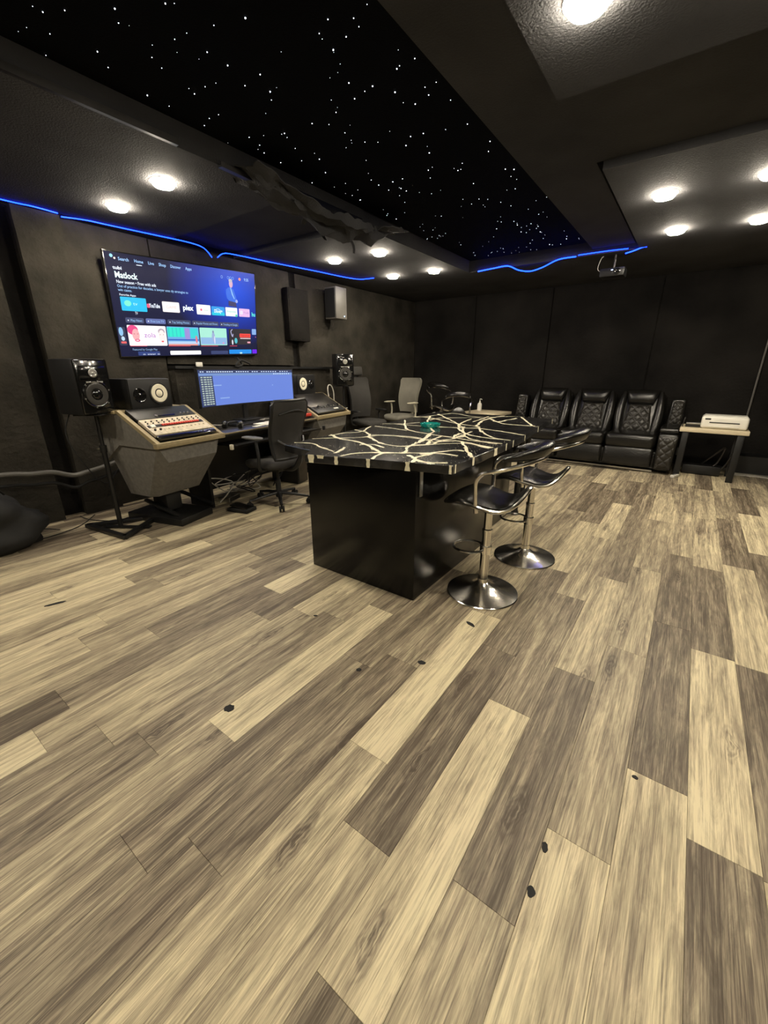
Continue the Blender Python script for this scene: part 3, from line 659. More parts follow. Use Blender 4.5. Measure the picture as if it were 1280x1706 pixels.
MB().lathe([(.0, .15), (.012, .15), (.012, .165), (.005, .166), (.005, .195), (0, .195)], n=14).tube(cat([(0, 0, .195), (.025, -.01, .197), (.045, -.018, .188)], 4), .006, 8).build('pump', 'white', t)

# ------------------------------------------------------------------ workstation, in its own rotated frame
DA = R(99.5); DO = Vector((-3.38, 1.57, 0)); DU = Vector((math.cos(DA), math.sin(DA), 0)); DV = Vector((-DU.y, DU.x, 0))
def D(u, v, z=0.0): return DO + DU * u + DV * v + Vector((0, 0, z))
def console(label, u0, W, dz=0.0):
    t = thing('rack_console', label, 'rack console', D(u0, 0), DA)
    def sec(x0, x1, y0, y1, z, c=.0): return [Vector(p) for p in ((x0 + c, y0, z), (x1 - c, y0, z), (x1, y0 + c * 1.6, z), (x1, y1, z), (x0, y1, z), (x0, y0 + c * 1.6, z))]
    z0 = .79 + dz
    MB().rings([sec(.10, W - .06, .31, .64, .28, .04), sec(.03, W - .03, .02, .68, .63, .06), sec(.02, W - .02, .035, .70, z0 - .035, .01)]).build('body', 'felt', t, ang=15)
    for x in (0.018, W - .018):   # side cheeks up to the slope
        p = [(.03, z0 - .04), (.03, z0 - .01), (.44, z0 + .225), (.74, z0 + .225), (.74, z0 - .2), (.5, z0 - .04)]
        MB().rings([[Vector((x - .016, a, b_)) for a, b_ in p], [Vector((x + .016, a, b_)) for a, b_ in p]]).build('side_cheek', 'felt', t, ang=15)
        p = [(.0, z0 - .012), (.0, z0 + .010), (.44, z0 + .252), (.50, z0 + .252), (.50, z0 + .236), (.45, z0 + .228), (.03, z0 - .012)]
        MB().rings([[Vector((x - .018, a, b_)) for a, b_ in p], [Vector((x + .018, a, b_)) for a, b_ in p]]).build('edge_trim', 'wood', t, ang=15)
    MB().box((W / 2, .012, z0 - .012), (W + .02, .05, .044), bev=.003).build('front_rail', 'wood', t)
    MB().box((W / 2, .61, z0 + .235), (W + .03, .30, .022), bev=.003).build('shelf', 'wood', t)
    MB().box((W / 2, .66, z0 + .05), (W - .06, .02, .36)).build('back_panel', 'black', t)
    MB().box((W / 2, .25, z0 + .085), (W - .07, .50, .006), rot=(R(29.5), 0, 0)).build('rack_plate', 'black', t)
    MB().box((W / 2 - .01, .47, .19), (.16, .20, .19), bev=.01).build('neck', 'black', t)
    for x in (.14, W - .16): MB().box((x + .09, .42, .13), (.04, .40, .025), rot=(R(18 if x < .3 else 14), 0, R(8)), bev=.004).build('strut', 'black', t)
    MB().box((W / 2 + .01, .48, .035), (.40, .66, .07), rot=(0, 0, R(7)), bev=.008).build('plinth', 'black', t)
    return t
console('grey angled rack console with birch edges at the left end of the desk', 0, .68)
console('grey angled rack console at the right end of the desk under the far speaker', 2.20, .78, .01)
TIL = R(29.2)
def gear(name, label, u0, dz, x0, x1, s0, s1, cat_):
    """a front panel lying on the slope; x = along desk, local y = up the slope"""
    q = D(u0 + (x0 + x1) / 2, .01 + math.cos(TIL) * (s0 + s1) / 2, .80 + dz + math.sin(TIL) * (s0 + s1) / 2 + .012)
    return thing(name, label, cat_, q, rot=(TIL, 0, DA))
def knobs(t, n, x0, x1, y, m='black', r=.008, h=.014, name='knob'):
    for i in range(n):
        x = x0 + (x1 - x0) * i / max(1, n - 1)
        MB().lathe([(0, 0), (r, 0), (r * .85, h), (0, h)], (x, y, .011), n=10).build(name, m, t)
g = gear('rack_unit', 'black rack unit at the top of the left console slope', 0, 0, .05, .63, .30, .46, 'rack unit')
MB().box((0, 0, 0), (.575, .155, .022), bev=.003).build('faceplate', 'plastic', g); knobs(g, 3, .14, .22, -.05, 'silver'); MB().cyl((-.10, -.052, .01), (-.10, -.052, .02), .012, n=12).build('dial', 'silver', g)
MB().box((.0, -.055, .012), (.16, .012, .006)).build('display_slot', 'gloss', g)
g = gear('drum_machine', 'cream step sequencer with a red button row in the left console', 0, 0, .05, .63, .07, .295, 'drum machine')
MB().box((0, 0, 0), (.575, .22, .028), bev=.004).build('faceplate', 'cream', g)
MB().box((-.005, .005, .0145), (.54, .036, .003)).build('button_bed', 'plastic', g)
for i in range(16): MB().box((-.14 + .0235 * i, .005, .020), (.018, .022, .010), bev=.003).build('button', 'red', g)
for row, y in ((11, .07), (11, .045)): knobs(g, row, -.25, .25, y, 'greycone', .007, .012)
knobs(g, 10, -.16, .24, -.045, 'cream', .009, .008); knobs(g, 2, -.25, -.20, -.05, 'black', .01, .016)
MB().box((-.235, .0, .02), (.04, .035, .012), bev=.002).build('mode_switch', 'white', g)
g = gear('rack_unit', 'slim black rack strip at the bottom of the left console slope', 0, 0, .05, .63, .015, .062, 'rack unit')
MB().box((0, 0, 0), (.575, .045, .024), bev=.003).build('faceplate', 'gloss', g); knobs(g, 4, .1, .25, 0, 'silver', .005, .008)
g = gear('rack_unit', 'dark grey blank rack panel on the upper right console slope', 2.20, .01, .05, .73, .16, .46, 'rack unit')
MB().box((0, 0, 0), (.67, .30, .02), bev=.003).build('faceplate', 'metal', g)
g = gear('mixer', 'dark rack mixer with silver knobs low in the right console', 2.20, .01, .05, .73, .02, .155, 'mixer')
MB().box((0, 0, 0), (.67, .132, .024), bev=.003).build('faceplate', 'plastic', g)
knobs(g, 9, -.28, .28, .03, 'silver', .011, .018); knobs(g, 3, -.2, .25, .045, 'black', .016, .03); MB().box((.14, -.02, .014), (.10, .022, .006)).build('name_plate', 'white', g)
g = tag(MB().box(D(2.12, .14, .83), (.10, .16, .035), rot=(0, R(0), DA), bev=.01).build('red_pedal', 'red'), 'small red box on the desk left of the right console', 'box')
tag(MB().tube(cat([D(2.98, .34, 1.0), D(2.99, .36, 1.10), D(3.03, .37, 1.15), D(3.10, .37, 1.14), D(3.14, .36, 1.05), D(3.14, .36, .92)], 8), .008, 8).build('gooseneck_cable', 'cable'), 'white looped cable standing up at the right console', 'cable')
# desk between the consoles
t = thing('studio_desk', 'dark studio desk between the two grey consoles', 'desk', D(.70, 0), DA)
W = 1.48
MB().box((W / 2, .34, .775), (W, .66, .03), bev=.003).build('desktop', 'desk', t)
MB().box((W / 2, .004, .785), (W, .012, .012)).build('edge_trim', 'wood', t)
MB().box((W / 2, .62, .42), (W, .02, .66)).build('back_panel', 'black', t)
for x in (.02, W - .02): MB().box((x, .47, .38), (.03, .32, .76)).build('side_panel', 'black', t)
MB().box((W / 2, .06, .665), (W - .12, .30, .018), bev=.003).build('keyboard_tray', 'black', t)
MB().box((W / 2, -.095, .672), (W - .08, .012, .012)).build('tray_rail', 'metal', t)
for x in (-.02, W + .02): MB().box((x, -.09, .672), (.03, .03, .05), bev=.006).build('tray_bracket', 'armpad' if x < 0 else 'black', t)
MB().box((W / 2, .40, 1.02), (W - .1, .16, .02)).build('rear_shelf', 'black', t) if False else None
# desk-top things
t = thing('headphones', 'black over-ear headphones lying on the desk by the left console', 'headphones', D(1.02, .22, .79), R(40))
MB().tube(cat([(-.085, 0, .03), (-.085, .05, .04), (-.05, .11, .05), (0, .135, .05), (.05, .11, .05), (.085, .05, .04), (.085, 0, .03)], 5), .012, 8).build('headband', 'plastic', t)
for sx in (-1, 1): MB().lathe([(0, -.02), (.035, -.02), (.042, -.005), (.042, .012), (.03, .022), (0, .018)], (sx * .08, -.01, .035), Euler((0, R(90), 0)).to_matrix().to_4x4(), 20).build('ear_cup', 'leather', t)
t = thing('computer_keyboard', 'dark computer keyboard on the desk under the wide monitor', 'keyboard', D(1.33, .34, .790), DA)
MB().box((0, 0, .009), (.44, .14, .016), bev=.004).build('case', 'metal', t)
b = MB()
for r_ in range(5):
    for k in range(15): b.box((-.196 + .028 * k, -.05 + .025 * r_, .020), (.023, .020, .007))
b.build('key_field', 'plastic', t, kind='stuff')
tag(MB().box(D(1.52, .15, .796), (.36, .20, .010), rot=(0, 0, DA), bev=.002).build('notepad', 'paper'), 'white notepad at the front edge of the desk behind the chair', 'notepad')
tag(MB().box(D(1.26, .10, .793), (.14, .06, .006), rot=(0, 0, DA + .1), bev=.001).build('paper_slip', 'paper'), 'small pale paper slip on the desk beside the notepad', 'paper')
t = thing('desk_microphone', 'small silver microphone lying among cables behind the headphones', 'microphone', D(.84, .40, .79), DA)
MB().ell((0, 0, .05), (.03, .025, .04)).build('head', 'silver', t); MB().lathe([(0, 0), (.05, 0), (.05, .01), (.01, .015), (.01, .05), (0, .05)], n=20).build('stand', 'metal', t)
for i, pts in enumerate(([(.78, .35), (.95, .5), (1.15, .42), (1.3, .55), (1.5, .48)], [(1.5, .52), (1.62, .35), (1.75, .5), (1.6, .6), (1.85, .45), (2.0, .5)], [(.80, .48), (.9, .3), (1.0, .45), (.86, .52), (.95, .38)])):
    tag(MB().tube(cat([D(a, c, .798 + .012 * (k % 2)) for k, (a, c) in enumerate(pts)], 8), .004, 6).build('desk_cable', 'cable' if i < 2 else 'metal'),
        ('pale cable snaking across the desk below the monitor', 'pale cable coiled on the desk behind the office chair back', 'grey cable tangle on the desk beside the left console')[i], 'cable', 'cables on the desk')
# ultrawide monitor
t = thing('ultrawide_monitor', 'ultrawide curved monitor showing a blue editing window', 'monitor', (-4.15, 3.11, 1.165))
A, B_ = Vector((-3.95, 2.30, 0)), Vector((-4.12, 3.67, 0)); mid = (A + B_) / 2; ux = (B_ - A).normalized(); LN = (B_ - A).length; un = Vector((ux.y, -ux.x, 0))
t.location = (mid.x, mid.y, 1.182); t.rotation_euler = Matrix(((ux.x, 0, un.x), (ux.y, 0, un.y), (0, 1, 0))).to_euler()
def mon(u, v, d, hw, hh, z0=0):
    x = (u - .5) * 2 * hw; return Vector((x, (v - .5) * 2 * hh + z0, d + .10 * (x / (LN / 2)) ** 2 - .05))
b = MB(); b.surf(lambda u, v: mon(u, v, 0, LN / 2, .19), 24, 2, th=.04, nrm=(0, 0, 1)); b.build('housing', 'plastic', t)
MON_BG = emit('editor_blue', (.11, .19, .58), 1.25); MON_DK = emit('editor_dark', (.03, .05, .16), .8); MON_LT = emit('editor_light', (.25, .38, .70), 1.2); MON_ED = emit('editor_edge', (.18, .3, .6), 1.0)
b = MB(); b.surf(lambda u, v: mon(u, v, .002, LN / 2 - .015, .175), 24, 2); sc = b.build('screen', MON_BG, t)
def scr(x0, x1, y0, y1, m, name, d=.0045):
    b = MB(); b.surf(lambda u, v: Vector((x0 + (x1 - x0) * u, y0 + (y1 - y0) * v, d + .10 * ((x0 + (x1 - x0) * u) / (LN / 2)) ** 2 - .05)), 10, 1); return b.build(name, m, t)
h_ = LN / 2 - .015
scr(-h_, h_, .145, .175, MON_DK, 'toolbar'); scr(-h_, h_, .120, .143, MON_ED, 'ruler')
b = MB()
for k in range(40):
    x = -h_ + .03 + k * .033
    if noise.noise(Vector((k * .7, 0, 0))) > -.2: b.box((x, .158, .0065 + .10 * (x / (LN / 2)) ** 2 - .05), (.018, .010, .001))
for k in range(8): b.box((h_ * .62 + k * .03, .133, .0065 + .10 * ((h_ * .62 + k * .03) / (LN / 2)) ** 2 - .05), (.022, .009, .001))
b.build('toolbar_icons', emit('icon_white', (.6, .7, .9), 1.2), t, kind='stuff')
scr(-h_, -h_ + .20, -.175, .119, MON_DK, 'track_column')
b = MB()
for k in range(13):
    for q, (x, wx) in enumerate(((.03, .03), (.075, .045), (.125, .03), (.165, .025))):
        xx = -h_ + x; b.box((xx, .105 - k * .0215, .0065 + .10 * (xx / (LN / 2)) ** 2 - .05), (wx, .012, .001))
b.build('track_labels', emit('track_text', (.45, .55, .5), 1.0), t, kind='stuff')
scr(-.48, -.36, .02, .03, MON_LT, 'audio_clip', .006); scr(-.40, -.26, -.11, -.10, MON_LT, 'audio_clip', .006); scr(.38, .395, .0, .01, MON_LT, 'audio_clip', .006)
MB().box((0, -.24, -.10), (.06, .22, .03)).box((0, -.355, -.06), (.30, .012, .20), bev=.005).box((0, -.10, -.075), (.12, .12, .05)).build('stand', 'plastic', t)

# studio monitors
def speaker(name, label, loc, rz, w_, h_s, d_, woof, cone, wc, tc2, loc_m='plastic', horn=False, tilt=0.0):
    """front faces local -y ; origin bottom centre"""
    t = thing(name, label, 'speaker', loc, rot=(tilt, 0, rz), group='studio monitor speakers')
    MB().box((0, 0, h_s / 2), (w_, d_, h_s), bev=.008).build('cabinet', 'plastic', t)
    fy = -d_ / 2
    mt = Matrix.Translation((0, 0, 0)) @ Euler((R(90), 0, 0)).to_matrix().to_4x4()
    MB().box((0, fy - .006, h_s / 2), (w_ - .006, .014, h_s - .006), bev=.012 if horn else .004, seg=3).build('baffle', loc_m, t)
    wx, wz = wc; f0 = fy - .013
    MB().lathe([(woof * .98, 0), (woof * 1.17, 0), (woof * 1.17, .006), (woof * 1.10, .010), (woof * .98, .006)], (wx, f0, wz), mt, 36).build('surround', 'gloss' if horn else 'rubber', t)
    MB().lathe([(woof * 1.0, .001), (woof * .95, .010), (woof * .86, .012), (woof * .40, .003), (0, .003)], (wx, f0 - .001, wz), mt, 36).build('cone', cone, t)
    MB().lathe([(woof * .42, .002), (woof * .38, .0045), (woof * .22, .009), (0, .011)], (wx, f0 - .002, wz), mt, 24).build('dust_cap', 'gloss' if horn else cone, t)
    for k in range(6):
        a = 2 * PI * k / 6 + .3
        MB().lathe([(0, 0), (.006, 0), (.005, .006), (0, .006)], (wx + woof * 1.13 * math.cos(a), f0 - .006, wz + woof * 1.13 * math.sin(a)), mt, 8).build('screw', 'silver' if horn else 'rubber', t)
    tx, tz = tc2
    if horn:
        b = MB(); b.box((tx, f0 - .002, tz), (w_ * .82, .008, h_s * .27), bev=.004)
        b.build('waveguide', 'gloss', t)
        MB().lathe([(.034, .004), (.026, .006), (.020, .003), (.012, .003), (0, .008)], (tx, f0 - .004, tz), mt, 24).build('tweeter', 'silver', t)
        MB().box((tx, f0 - .006, tz - h_s * .16), (w_ * .5, .006, .012), bev=.003).build('badge', 'silver', t)
    else:
        MB().lathe([(.060, .0), (.054, .006), (.046, .004), (.020, .002), (.016, .008), (0, .012)], (tx, f0 - .001, tz), mt, 28).build('tweeter', 'gloss', t)
    return t
def face(ax): return R(ax + 90)     # rz that turns local -y to azimuth ax
speaker('studio_monitor', 'tall black speaker with grey woofer on the left tripod stand', (-4.0, 1.36, 1.02), face(12), .26, .42, .30, .090, 'greycone', (0, .155), (0, .315), 'gloss', True)
speaker('studio_monitor', 'tall black speaker on the stand behind the right console', (-4.30, 4.88, 1.14), face(-36), .26, .44, .30, .090, 'greycone', (0, .16), (0, .33), 'gloss', True)
sp = speaker('studio_monitor', 'black speaker lying sideways with white cone on the left console', D(.32, .56, 1.038), DA, .39, .25, .26, .080, 'cone', (.075, .125), (-.105, .115))
sp = speaker('studio_monitor', 'black speaker lying sideways with white cone behind the monitor', D(2.58, .56, 1.048), DA, .39, .25, .26, .080, 'cone', (-.085, .135), (.105, .125))
def stand(label, loc, rz, H):
    t = thing('speaker_stand', label, 'speaker stand', loc, rz)
    P = [Vector((.30, 0, .02)), Vector((-.20, .26, .02)), Vector((-.20, -.26, .02))]
    b = MB()
    for i in range(3):
        a, c_ = P[i], P[(i + 1) % 3]; b.box((a + c_) / 2, ((c_ - a).length + .03, .045, .035), rot=(0, 0, math.atan2((c_ - a).y, (c_ - a).x)), bev=.004)
    b.build('base', 'black', t)
    MB().box((-.06, 0, .012), (.42, .05, .012)).build('cross_bar', 'black', t)
    MB().cyl((0, 0, .012), (0, 0, H * .72), .020, n=18).build('lower_tube', 'black', t)
    MB().cyl((0, 0, H * .70), (0, 0, H - .01), .015, n=18).build('upper_tube', 'black', t)
    MB().lathe([(.015, -.03), (.026, -.03), (.028, .03), (.015, .03)], (0, 0, H * .71), n=18).build('collar', 'plastic', t)
    MB().cyl((0, 0, H * .71), (.055, -.03, H * .71), .006, n=8).box((.058, -.032, H * .71), (.018, .045, .018), bev=.005).build('clamp_knob', 'silver', t)
    MB().box((0, 0, H - .006), (.22, .22, .010), bev=.003).build('top_plate', 'black', t)
    return t
stand('black triangular base speaker stand in front of the left wall', (-3.97, 1.40, 0), R(215), 1.018)
stand('black speaker stand behind the right console', (-4.28, 4.86, 0), R(20), 1.138)
tag(MB().tube(cat([(-4.12, 1.27, 1.03), (-4.1, 1.20, .85), (-4.08, 1.27, .6), (-4.1, 1.40, .4), (-4.2, 1.56, .48), (-4.4, 1.72, .55)], 8), .005, 6).build('speaker_cable', 'rubber'), 'black cord hanging from the left stand speaker', 'cord')

# ------------------------------------------------------------------ television
tv = thing('television', 'large wall television showing a streaming menu', 'television', (-4.61, 2.795, 1.965))
TW, TH = 1.665, .925
tv.rotation_euler = (Matrix.Rotation(R(90), 4, 'Z') @ Matrix.Rotation(R(90), 4, 'X') @ Matrix.Rotation(R(8.5), 4, 'X') @ Matrix.Rotation(R(2.4), 4, 'Z')).to_euler()
MB().box((0, 0, -.022), (TW, TH, .04), bev=.004).build('housing', 'gloss', tv)
MB().box((0, -.05, -.075), (.40, .35, .07)).build('wall_mount', 'black', tv)
SW, SH = TW - .02, TH - .022
def screen_mat():
    m = bpy.data.materials.new('screen_background'); m.use_nodes = True; nt = m.node_tree; L = nt.links; b = nt.nodes['Principled BSDF']
    b.inputs['Base Color'].default_value = (.005, .005, .008, 1); b.inputs['Roughness'].default_value = .25
    tc = nt.nodes.new('ShaderNodeTexCoord'); mp = nt.nodes.new('ShaderNodeMapping'); mp.inputs['Location'].default_value = (-.66, -.42, 0); mp.inputs['Scale'].default_value = (1.25, 1.6, 1)
    g = nt.nodes.new('ShaderNodeTexGradient'); g.gradient_type = 'SPHERICAL'; cr = nt.nodes.new('ShaderNodeValToRGB')
    cr.color_ramp.elements[0].color = (.010, .012, .045, 1); cr.color_ramp.elements[1].color = (.02, .10, .85, 1)
    q = cr.color_ramp.elements.new(.35); q.color = (.012, .03, .30, 1)
    L.new(tc.outputs['Object'], mp.inputs[0]); L.new(mp.outputs[0], g.inputs[0]); L.new(g.outputs[0], cr.inputs[0]); L.new(cr.outputs[0], b.inputs['Emission Color']); b.inputs['Emission Strength'].default_value = 1.0
    return m
MB().box((0, 0, -.001), (SW, SH, .002)).build('screen', screen_mat(), tv)
EM = {}
def ec(c, s=1.0):
    k = (c, s)
    if k not in EM: EM[k] = emit('screen_colour_%d' % len(EM), c, s)
    return EM[k]
def XY(fx, fy): return ((fx - .5) * SW, (.5 - fy) * SH)
lay = [0]
def tile(x0, y0, x1, y1, c, s=1.0, r=.008, name='screen_tile', z=.0008):
    (a, b_), (c2, d2) = XY(max(0.004, x0), y0), XY(min(.996, x1), min(.992, y1)); lay[0] += 1
    return MB().prism(rect((a + c2) / 2, (b_ + d2) / 2, c2 - a, b_ - d2, min(r, (b_ - d2) * .3)), .0002, z + .00001 * lay[0]).build(name, ec(c, s), tv)
def text(s, x, y, h, c=(.75, .85, 1), st=1.1, z=.0016, bold=0.0, right=None, name='lettering', rotq=0):
    cu = bpy.data.curves.new('t', 'FONT'); cu.body = s; cu.size = 1.0; cu.offset = bold; cu.extrude = 0; cu.resolution_u = 2
    o = bpy.data.objects.new('t', cu); C.objects.link(o); bpy.context.view_layer.update()
    me = bpy.data.meshes.new_from_object(o); bpy.data.objects.remove(o)
    a, b_ = XY(x, y); xs = [v.co.x for v in me.vertices]; wd = (max(xs) - min(xs)) or 1
    k = h * SH / .72; kx = k
    if right is not None: kx = (right - x) * SW / wd
    for v in me.vertices: v.co = Vector((a + v.co.x * kx, b_ + v.co.y * k, z))
    me.materials.append(ec(c, st)); q = bpy.data.objects.new(name, me); C.objects.link(q); q.parent = tv; return q
def dot(fx, fy, r, c, s=1.0, z=.0018, ry=None, name='screen_icon', n=16):
    x, y = XY(fx, fy); lay[0] += 1
    return MB().prism([(x + r * math.cos(2 * PI * k / n), y + (ry or r) * math.sin(2 * PI * k / n)) for k in range(n)], .0012, z + .00001 * lay[0]).build(name, ec(c, s), tv)
WHT = (.8, .88, 1.0); LB = (.35, .62, 1.0)
dot(.036, .033, .014, (.3, .75, 1), 1.2); dot(.052, .052, .009, (1, .8, .7), 1.2)
for s_, a, b2 in (('Search', .070, .127), ('Home', .157, .207), ('Live', .236, .270), ('Shop', .299, .343), ('Discover', .371, .438), ('Apps', .469, .511)):
    text(s_, a, .066, .030, LB, 1.2, bold=.012, right=b2)
tile(.167, .084, .199, .091, WHT, 1.2, name='underline')
text('tubi', .034, .150, .030, WHT, 1.4, bold=.02, right=.082)
text('Matlock', .038, .226, .058, (.8, 1, 1), 1.5, bold=.02, right=.162)
text('New season \u2022 Free with ads', .041, .276, .030, WHT, 1.3, bold=.012, right=.265)
text('Out of practice for decades, a lawyer uses sly strategies to', .042, .314, .026, LB, 1.1, bold=.006, right=.470)
text('win cases.', .043, .350, .026, LB, 1.1, bold=.006, right=.120)
text('Favorite Apps', .046, .392, .020, WHT, 1.2, bold=.012, right=.137)
tile(.047, .402, .193, .536, (.0, .52, .88), 1.1, name='app_tile'); dot(.085, .462, .032, (.2, .95, .65), 1.1, ry=.026); text('tv', .115, .478, .034, (.5, .95, 1), 1.1, right=.140)
text('TV', .118, .568, .028, WHT, 1.1, bold=.01, right=.134)
tile(.195, .452, .212, .492, (.95, .1, .2), 1.2, name='app_tile'); text('YouTube', .209, .488, .042, WHT, 1.3, bold=.025, right=.275)
tile(.290, .416, .401, .524, (.95, .9, .88), 1.1, name='app_tile'); text('GAME', .312, .485, .030, (.85, .70, .68), 1.0, right=.380)
text('plex', .424, .490, .056, WHT, 1.4, bold=.03, right=.496)
tile(.520, .418, .623, .528, (.95, .97, .95), 1.1, name='app_tile'); dot(.553, .474, .012, (.85, .12, .25), 1); text('music', .572, .485, .022, (.35, .6, .5), 1, right=.605)
tile(.631, .425, .733, .527, (.01, .32, .80), 1.1, name='app_tile'); tile(.631, .490, .733, .527, (.0, .62, .85), 1.0, name='app_tile'); text('Disney+', .650, .495, .038, (.8, .95, 1), 1.3, bold=.015, right=.714)
x, y = XY(.68, .485); MB().tube([(x + .038 * math.cos(a), y + .030 * math.sin(a), .0016) for a in [R(15 + 130 * k / 12) for k in range(13)]], .0022, 4).build('screen_arc', ec((.8, .95, 1), 1.2), tv)
tile(.741, .424, .838, .527, (.85, .98, .95), 1.1, name='app_tile'); text('freevee', .752, .480, .022, (.2, .6, .5), .9, right=.825); dot(.828, .516, .014, (.05, .65, .45), 1)
tile(.852, .426, .945, .525, (.85, .52, .88), 1.0, name='app_tile'); tile(.861, .450, .884, .498, (.85, .8, .95), 1, name='app_tile'); text('Frndly', .892, .483, .022, (.55, .25, .75), .8, right=.938)
text('hu', .962, .512, .052, (.1, .9, .75), 1.2, bold=.02, right=.992)
for x0, x1, s_, cc in ((.057, .164, 'Play Next', .06), (.175, .298, 'Free Live TV', .16), (.311, .469, 'Top Selling Movies', .05), (.479, .678, 'Popular Movies and Shows', .05), (.686, .843, 'Trending on Google', .05)):
    tile(x0, .602, x1, .654, (cc * .7, cc * .95, cc * 2.6), 1.0, .012, name='category_chip'); dot(x0 + .015, .630, .006, WHT, 1.1); text(s_, x0 + .028, .640, .024, LB, 1.0, right=x1 - .012)
# poster row
tile(.004, .700, .045, .885, (.02, .03, .08), 1, name='poster'); dot(.020, .745, .020, (.3, .6, .9), 1, ry=.040); dot(.026, .815, .016, (.6, .8, 1), 1, ry=.02); tile(.012, .845, .042, .865, (.95, .12, .12), 1.1, name='badge')
tile(.058, .677, .292, .888, (1, .93, .93), 1.15, name='poster'); dot(.088, .725, .052, (.88, .06, .26), 1, ry=.045); dot(.103, .775, .036, (.95, .45, .48), 1.05, ry=.056); dot(.108, .832, .026, (.85, .12, .28), 1, ry=.014); dot(.108, .832, .014, (1, .8, .8), 1.1, ry=.005)
for ex in (.094, .114): dot(ex, .765, .007, (.5, .08, .15), 1, ry=.003)
text('zola', .152, .800, .052, (.45, .12, .60), 1.0, right=.222)
dot(.262, .735, .036, (.52, .42, .50), 1, ry=.030); dot(.262, .785, .034, (1, .86, .84), 1.05, ry=.060); dot(.263, .842, .014, (.85, .12, .15), 1, ry=.008)
for ex in (.252, .273): dot(ex, .768, .006, (.3, .15, .2), 1, ry=.0025)
tile(.298, .677, .519, .885, (.15, .42, .80), 1, name='poster'); tile(.302, .685, .415, .790, (.02, .80, .62), 1.05, name='poster')
for k in range(4): tile(.308 + k * .026, .688, .312 + k * .026, .788, (.02, .55, .60), 1, .001, name='poster_stripe')
tile(.420, .690, .452, .815, (.35, .28, .72), 1, name='poster_stripe'); tile(.458, .690, .512, .80, (.03, .70, .72), 1, name='poster_stripe'); tile(.300, .815, .517, .828, (.01, .08, .50), 1, .001, name='poster_stripe'); tile(.300, .840, .517, .868, (.50, .70, .95), 1, .002, name='poster_stripe'); tile(.300, .868, .505, .885, (.90, .35, .30), 1, .001, name='poster_stripe'); dot(.498, .815, .012, (.85, .2, .25), 1, ry=.04)
tile(.527, .677, .736, .882, (.42, .88, .72), 1, name='poster'); tile(.529, .79, .733, .872, (.30, .52, .85), .95, .002, name='poster_stripe'); dot(.628, .785, .020, (.35, .45, .72), 1, ry=.055); dot(.628, .722, .011, (.25, .3, .5), 1, ry=.014); dot(.636, .82, .008, (.75, .75, .95), 1, ry=.045); dot(.705, .855, .010, (.9, .3, .5), 1, ry=.008)
tile(.756, .677, .945, .875, (.010, .008, .02), 1, name='poster'); tile(.846, .735, .943, .782, (.95, .06, .05), 1.1, name='poster_stripe'); text('TERRIFIER', .850, .775, .030, (.4, .0, .0), 1, right=.938); tile(.850, .790, .943, .800, (1, .8, .8), 1, .001, name='poster_stripe'); tile(.912, .835, .940, .856, (.95, .4, .5), 1, name='badge')
x, y = XY(.78, .73); MB().tube(cat([(x + .01, y + .04, .0018), (x - .012, y + .02, .0018), (x - .004, y - .02, .0018), (x + .008, y - .04, .0018), (x + .016, y - .01, .0018)], 5), .004, 5).build('poster_swirl', ec((.6, .6, .95), 1), tv)
dot(.812, .825, .020, (.08, .55, .65), 1, ry=.032); dot(.782, .845, .010, (.8, .8, .9), 1, ry=.03)
tile(.958, .672, .997, .745, (.25, .45, .85), 1, name='poster'); dot(.99, .775, .005, (.9, .2, .2), 1)
for x0, x1 in ((.060, .16), (.298, .45), (.527, .66), (.756, .82)): tile(x0, .888, x1, .894, (.85, .06, .10), 1, .001, name='progress_bar')
text('Featured by Google Play', .070, .938, .022, LB, .8, right=.220)
tile(.100, .950, .235, .992, (.02, .05, .22), 1, name='poster'); text('m  wwwr  m', .128, .988, .020, WHT, 1.1, right=.232)
tile(.304, .946, .522, .991, (1, 1, .95), 1.15, name='poster'); tile(.60, .950, .738, .991, (.03, .05, .16), 1, name='poster'); tile(.749, .938, .946, .991, (.0, .28, .85), 1.0, name='poster'); dot(.85, .982, .020, (.5, .85, 1), 1.1, ry=.009); tile(.954, .938, .996, .991, (.15, .0, .85), 1, name='poster')
# presenter, top right, as flat screen picture
def shape(pts, c, s=1.0, z=.0014, name='presenter'):
    lay[0] += 1
    return MB().prism([XY(a, b_) for a, b_ in pts], .0004, z + .00001 * lay[0]).build(name, ec(c, s), tv)
shape([(.755, .22), (.775, .195), (.79, .19), (.815, .21), (.826, .26), (.838, .325), (.845, .345), (.838, .36), (.822, .36), (.800, .35), (.775, .345), (.760, .32), (.754, .27)], (.01, .14, .80))
shape([(.770, .345), (.83, .36), (.835, .415), (.768, .405)], (.02, .02, .12))
dot(.797, .150, .024, (.75, .45, .62), 1, ry=.040, z=.0016); dot(.795, .115, .024, (.55, .50, .62), 1, ry=.018, z=.0017); dot(.836, .345, .016, (.35, .45, .9), 1, ry=.018)
shape([(.789, .195), (.795, .195), (.812, .28), (.822, .32), (.816, .32), (.800, .27)], (.3, .6, .95), 1, .0018)
for fx in (.728, .778, .796, .816): MB().tube([(XY(fx, .085)[0] + .011 * math.cos(a), XY(fx, .085)[1] + .013 * math.sin(a), .002) for a in [2 * PI * k / 14 for k in range(14)]], .0016, 4, closed=True).build('screen_icon', ec(LB, 1), tv)
dot(.871, .085, .015, (.95, .28, .22), 1.1); text('9:35', .908, .098, .034, LB, 1.1, bold=.01, right=.945)
